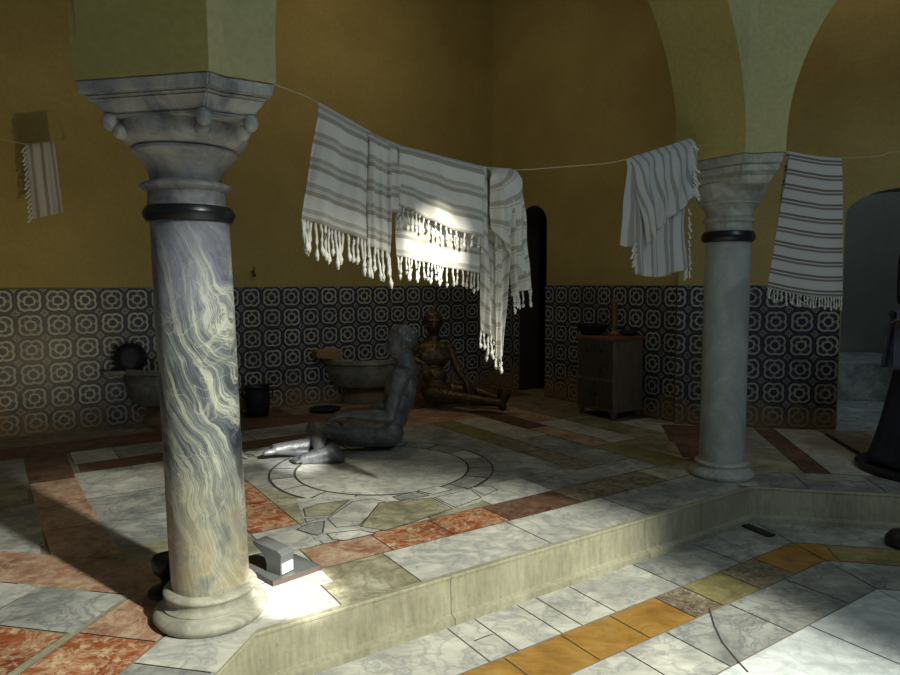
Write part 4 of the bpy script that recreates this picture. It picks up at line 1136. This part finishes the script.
# ------------------------------------------------------------------ cabinet in the corner
def cabinet():
    u0, u1, n0, n1, h = 3.87, 4.242, 1.565, 2.03, .722
    cen = W((u0+u1)/2, (n0+n1)/2); r = thing('wooden_cabinet', 'small dark wooden cabinet with drawers on short feet against the tiled niche side wall', 'cabinet', cen)
    bm = NB(); P = [W(u0, n0), W(u1, n0), W(u1, n1), W(u0, n1)]
    prism(bm, [p.to_2d() for p in P], .065, h, 0, .006); part('body', bm, 'wood', r)
    bm = NB(); e = .018; prism(bm, [W(u0-e, n0-e).to_2d(), W(u1, n0-e).to_2d(), W(u1, n1+e).to_2d(), W(u0-e, n1+e).to_2d()], h, h+.022, 0, .005); part('top', bm, 'wood_red', r, label='reddish wooden top board')
    for a, b in ((u0+.03, n0+.03), (u1-.03, n0+.03), (u0+.03, n1-.03), (u1-.03, n1-.03)):
        bm = NB(); p = W(a, b); sq((p.x, p.y), .03, TH, 0.0, .066, bm, .055); part('foot', bm, 'wood', r)
    zz = [(.52, .70, 'drawer'), (.37, .50, 'drawer'), (.10, .34, 'door')]
    for z0, z1, nm in zz:
        rng = [(n0+.025, n1-.025)] if nm == 'drawer' else [(n0+.025, (n0+n1)/2-.004), ((n0+n1)/2+.004, n1-.025)]
        for k, (a, b) in enumerate(rng):
            bm = NB(); prism(bm, [W(u0-.014, a).to_2d(), W(u0-.001, a).to_2d(), W(u0-.001, b).to_2d(), W(u0-.014, b).to_2d()], z0, z1, 0, .004)
            d_ = part(nm, bm, 'wood_dark', r, label='dark front panel')
            for q in ([.3, .7] if nm == 'drawer' else [.85 if k == 0 else .15]):
                bm = NB(); p = W(u0-.024, a+(b-a)*q, (z0+z1)/2); ball(bm, p, .011); part('knob', bm, 'pot', r, True, sub=d_)
    # moulding under the top
    bm = NB(); prism(bm, [W(u0-.008, n0-.008).to_2d(), W(u1, n0-.008).to_2d(), W(u1, n1+.008).to_2d(), W(u0-.008, n1+.008).to_2d()], h-.018, h, 0, .003); part('moulding', bm, 'wood', r)
    ht = h+.022
    # wooden post with a footed base
    p = at(608, 333, 6.02); p = W(4.03, 1.72)
    r2 = thing('wooden_post', 'upright reddish wooden post standing on the cabinet top', 'post', (p.x, p.y, ht))
    bm = NB(); lathe(bm, (p.x, p.y, ht), capped([(.05, 0), (.052, .02), (.035, .03), (.027, .05)]), 28); part('foot', bm, 'wood_red', r2, True, 40)
    bm = NB(); lathe(bm, (p.x, p.y, ht), capped([(.020, .045), (.024, .10), (.026, .22), (.028, .24), (.024, .26), (.022, .285), (.030, .30), (.028, .325), (.012, .33)]), 28); part('shaft', bm, 'wood_red', r2, True, 40)
    p = W(3.99, 1.96); bm = NB(); lathe(bm, (p.x, p.y, ht), [(0, 0), (.08, .0), (.12, .03), (.150, .085), (.158, .092), (.153, .096), (.115, .04), (.075, .012), (0, .01)], 40)
    bmesh.ops.recalc_face_normals(bm, faces=bm.faces)
    tag(obj('metal_bowl', bm, 'pot', smooth=True), 'wide dark metal bowl standing on the left end of the cabinet top', 'bowl')
    p = W(4.15, 1.66); bm = NB(); lathe(bm, (p.x, p.y, ht), [(0, 0), (.05, .0), (.07, .018), (.082, .042), (.084, .044), (.068, .016), (.048, .008), (0, .008)], 32)
    bmesh.ops.recalc_face_normals(bm, faces=bm.faces)
    tag(obj('metal_bowl', bm, 'pot', smooth=True), 'small low dark bowl on the right end of the cabinet top, beside the wooden post', 'bowl')
cabinet()

# ------------------------------------------------------------------ floor lamps by the near column
def hooded_block():
    zt = .022
    P = [gnd(247-14, 562-3, zt), gnd(273, 582, zt), gnd(322, 565, zt), gnd(281, 548, zt)]
    cen = sum(P, V())/4
    r = thing('floor_spotlight', 'grey hooded spotlight on a thin square plate, right of the veined column foot', 'lamp', (cen.x, cen.y, 0))
    bm = NB(); prism(bm, [p.to_2d() for p in P], .002, zt-.003, 0, 0); part('edge_plate', bm, 'edge_metal', r)
    bm = NB(); prism(bm, [(cen+(p-cen)*.985).to_2d() for p in P], zt-.003, zt, 0, 0); part('base_plate', bm, 'grey_metal', r)
    # head: extruded side profile, long axis runs from back left to front right
    a = gnd(268, 572, zt); b = gnd(296, 566, zt)
    o = gnd(281, 576, zt); ax = (gnd(297, 568, zt)-o); ax.z = 0; ax.normalize()      # along the white front
    bk = V((-ax.y, ax.x, 0))                                                      # away from the camera
    wd = .072
    prof = [(0, .0), (0, .050), (-.006, .088), (.02, .102), (.165, .116), (.17, .104), (.10, .066), (.085, .03), (.09, .0)]
    bm = NB(); s0 = [bm.verts.new(o+bk*x+V((0, 0, z))) for x, z in prof]; s1 = [bm.verts.new(o+ax*wd+bk*x+V((0, 0, z))) for x, z in prof]
    n = len(prof)
    bm.faces.new(s0); bm.faces.new(s1[::-1])
    for i in range(n): bm.faces.new((s0[i], s1[i], s1[(i+1) % n], s0[(i+1) % n]))
    bmesh.ops.recalc_face_normals(bm, faces=bm.faces)
    bmesh.ops.bevel(bm, geom=bm.edges[:], offset=.002, segments=1, affect='EDGES')
    hd_ = part('lamp_head', bm, 'grey_metal', r)
    bm = NB(); e = -bk*.003
    q = [o+e+ax*.006+V((0, 0, .006)), o+e+ax*(wd-.006)+V((0, 0, .006)), o+e+ax*(wd-.006)+V((0, 0, .048)), o+e+ax*.006+V((0, 0, .048))]
    A_ = [bm.verts.new(x) for x in q]; B_ = [bm.verts.new(x-e) for x in q]
    bm.faces.new(A_); bm.faces.new(B_[::-1])
    for i in range(4): bm.faces.new((A_[i], A_[(i+1) % 4], B_[(i+1) % 4], B_[i]))
    bmesh.ops.recalc_face_normals(bm, faces=bm.faces)
    part('front_glass', bm, 'lens', r, sub=hd_, label='white front')
hooded_block()
def uplight():
    c = gnd(168, 592); c.z = 0
    r = thing('floor_spotlight', 'small black waisted spotlight on the floor just left of the veined column', 'lamp', c)
    bm = NB(); lathe(bm, c, capped([(.072, .0), (.075, .006), (.072, .014), (.05, .022), (.03, .035)]), 36); part('foot', bm, 'black_metal', r, True, 40)
    bm = NB(); lathe(bm, c, capped([(.026, .03), (.024, .055), (.036, .075)]), 28); part('stem', bm, 'black_metal', r, True, 40)
    bm = NB(); lathe(bm, c+V((-.005, 0, .115)), capped([(.030, -.045), (.044, -.028), (.052, .0), (.052, .028), (.046, .036), (.040, .030)]), 32); part('lamp_head', bm, 'black_metal', r, True, 40)
uplight()

# dark strips and fixtures near the right hand step
def strip(a, b, w, h, name, label, cat, z=0.0):
    a, b = V(a), V(b); d = (b-a).normalized(); s = V((-d.y, d.x, 0))*w
    bm = NB(); prism(bm, [(a-s).to_2d(), (b-s).to_2d(), (b+s).to_2d(), (a+s).to_2d()], z+.0005, z+h, 0, min(h, w)*.3)
    return tag(obj(name, bm, 'black_cable'), label, cat)
strip(gnd(826, 435), gnd(858, 454), .012, .016, 'cable_cover', 'straight black strip on the floor running to the robed figure\'s round base', 'cable')
strip(gnd(745, 526, ZL), gnd(772, 537, ZL), .030, .012, 'dark_sliver', 'short black wedge on the lower floor at the foot of the grey column\'s step corner', 'sliver', ZL)  # thin flat black strip lying on the lower floor
c = gnd(905, 546, ZL); bm = NB(); lathe(bm, c, capped([(.085, .0), (.095, .012), (.095, .04), (.07, .075), (.03, .09)]), 32)
tag(obj('floor_fixture', bm, 'black_metal', smooth=True), 'black domed object on the lower floor at the right edge, below the robed figure', 'fixture')

# ------------------------------------------------------------------ lights
def spot(name, p, target, energy, col, cone, blend=.4, radius=.05):
    l = D.lights.new(name, 'SPOT'); l.energy = energy; l.color = col; l.spot_size = radians(cone); l.spot_blend = blend; l.shadow_soft_size = radius
    o = D.objects.new(name, l); C.objects.link(o); o.location = p
    o.rotation_euler = (V(target)-V(p)).to_track_quat('-Z', 'Y').to_euler(); return o
def area(name, p, target, energy, col, sx, sy):
    l = D.lights.new(name, 'AREA'); l.energy = energy; l.color = col; l.shape = 'RECTANGLE'; l.size = sx; l.size_y = sy
    o = D.objects.new(name, l); C.objects.link(o); o.location = p
    o.rotation_euler = (V(target)-V(p)).to_track_quat('-Z', 'Y').to_euler(); return o
KEY = V((3.34, -1.07, 4.3))
spot('dome_window_key', KEY, (.08, 1.60, 0), 2700, (1.0, .98, .84), 38, .36, .10)
area('dome_skylight', (OC.x+.4, OC.y-.6, 5.0), (OC.x, OC.y+.6, 0), 58, (.74, .92, 1.0), 1.8, 1.8)
# three narrow sunbeams through the glass eyes of the dome
SUN = V((3.4, -1.2, 4.4))
spot('sunbeam_floor', SUN, gnd(280, 586), 7800, (1.0, .98, .90), 3.9, .5, .02)
spot('sunbeam_towel', SUN, in_plane(434, 254), 5200, (1.0, .97, .84), 3.8, 1.0, .02)
spot('sunbeam_feet', V((2.9, -1.5, 3.9)), gnd(294, 456, .05), 7000, (1.0, .98, .90), 3.1, .8, .02)
# floor spotlight washing the left wall, warm niche spot; then unseen fill lights added
spot('left_wall_wash', gnd(168, 592)+V((-.06, .03, .20)), W(-2.0, 3.89, 2.1), 66, (1.0, .82, .45), 84, .9, .04)
spot('niche_warm', W(1.6, 2.9, 4.4), W(2.9, 3.3, .5), 26, (1.0, .66, .36), 48, 1.0, .15)
area('niche_ceiling_fill', W(2.0, 2.2, 4.5), W(2.4, 3.2, 1.5), 10, (1.0, .84, .56), .6, .6)  # unseen warm fill, added to brighten the niche
area('right_bay_fill', W(1.2, .9, 4.5, TB, C2), W(1.0, 1.5, 1.0, TB, C2), 5, (1.0, .84, .62), .5, .5)  # unseen warm fill, added to lift the right bay
area('far_room_fill', W(2.0, 2.6, 4.4, TB, C2), W(1.6, 2.4, 0, TB, C2), 17, (.62, .80, 1.0), .8, .8)  # unseen cool fill, added to brighten the room behind the opening
w = D.worlds.new('World'); bpy.context.scene.world = w; w.use_nodes = True
bg = w.node_tree.nodes['Background']; bg.inputs[0].default_value = (.66, .80, .90, 1); bg.inputs[1].default_value = .105

# ------------------------------------------------------------------ camera
cam = D.cameras.new('Camera'); co = D.objects.new('Camera', cam); C.objects.link(co)
cam.sensor_width = 36; cam.sensor_fit = 'HORIZONTAL'; cam.lens = FPX/900*36; cam.clip_start = .05
Fw = V((0, cos(PITCH), -sin(PITCH))); R0 = V((1, 0, 0)); U0 = V((0, sin(PITCH), cos(PITCH)))
c_, s_ = cos(ROLL), sin(ROLL); Rc = R0*c_+U0*s_; Uc = -R0*s_+U0*c_
m = Matrix((Rc, Uc, -Fw)).transposed().to_4x4(); m.translation = V((0, 0, EYE)); co.matrix_world = m
sc = bpy.context.scene; sc.camera = co
sc.view_settings.view_transform = 'Standard'; sc.view_settings.look = 'None'; sc.view_settings.exposure = 0.12; sc.view_settings.gamma = 1.0
sc.view_settings.use_curve_mapping = False
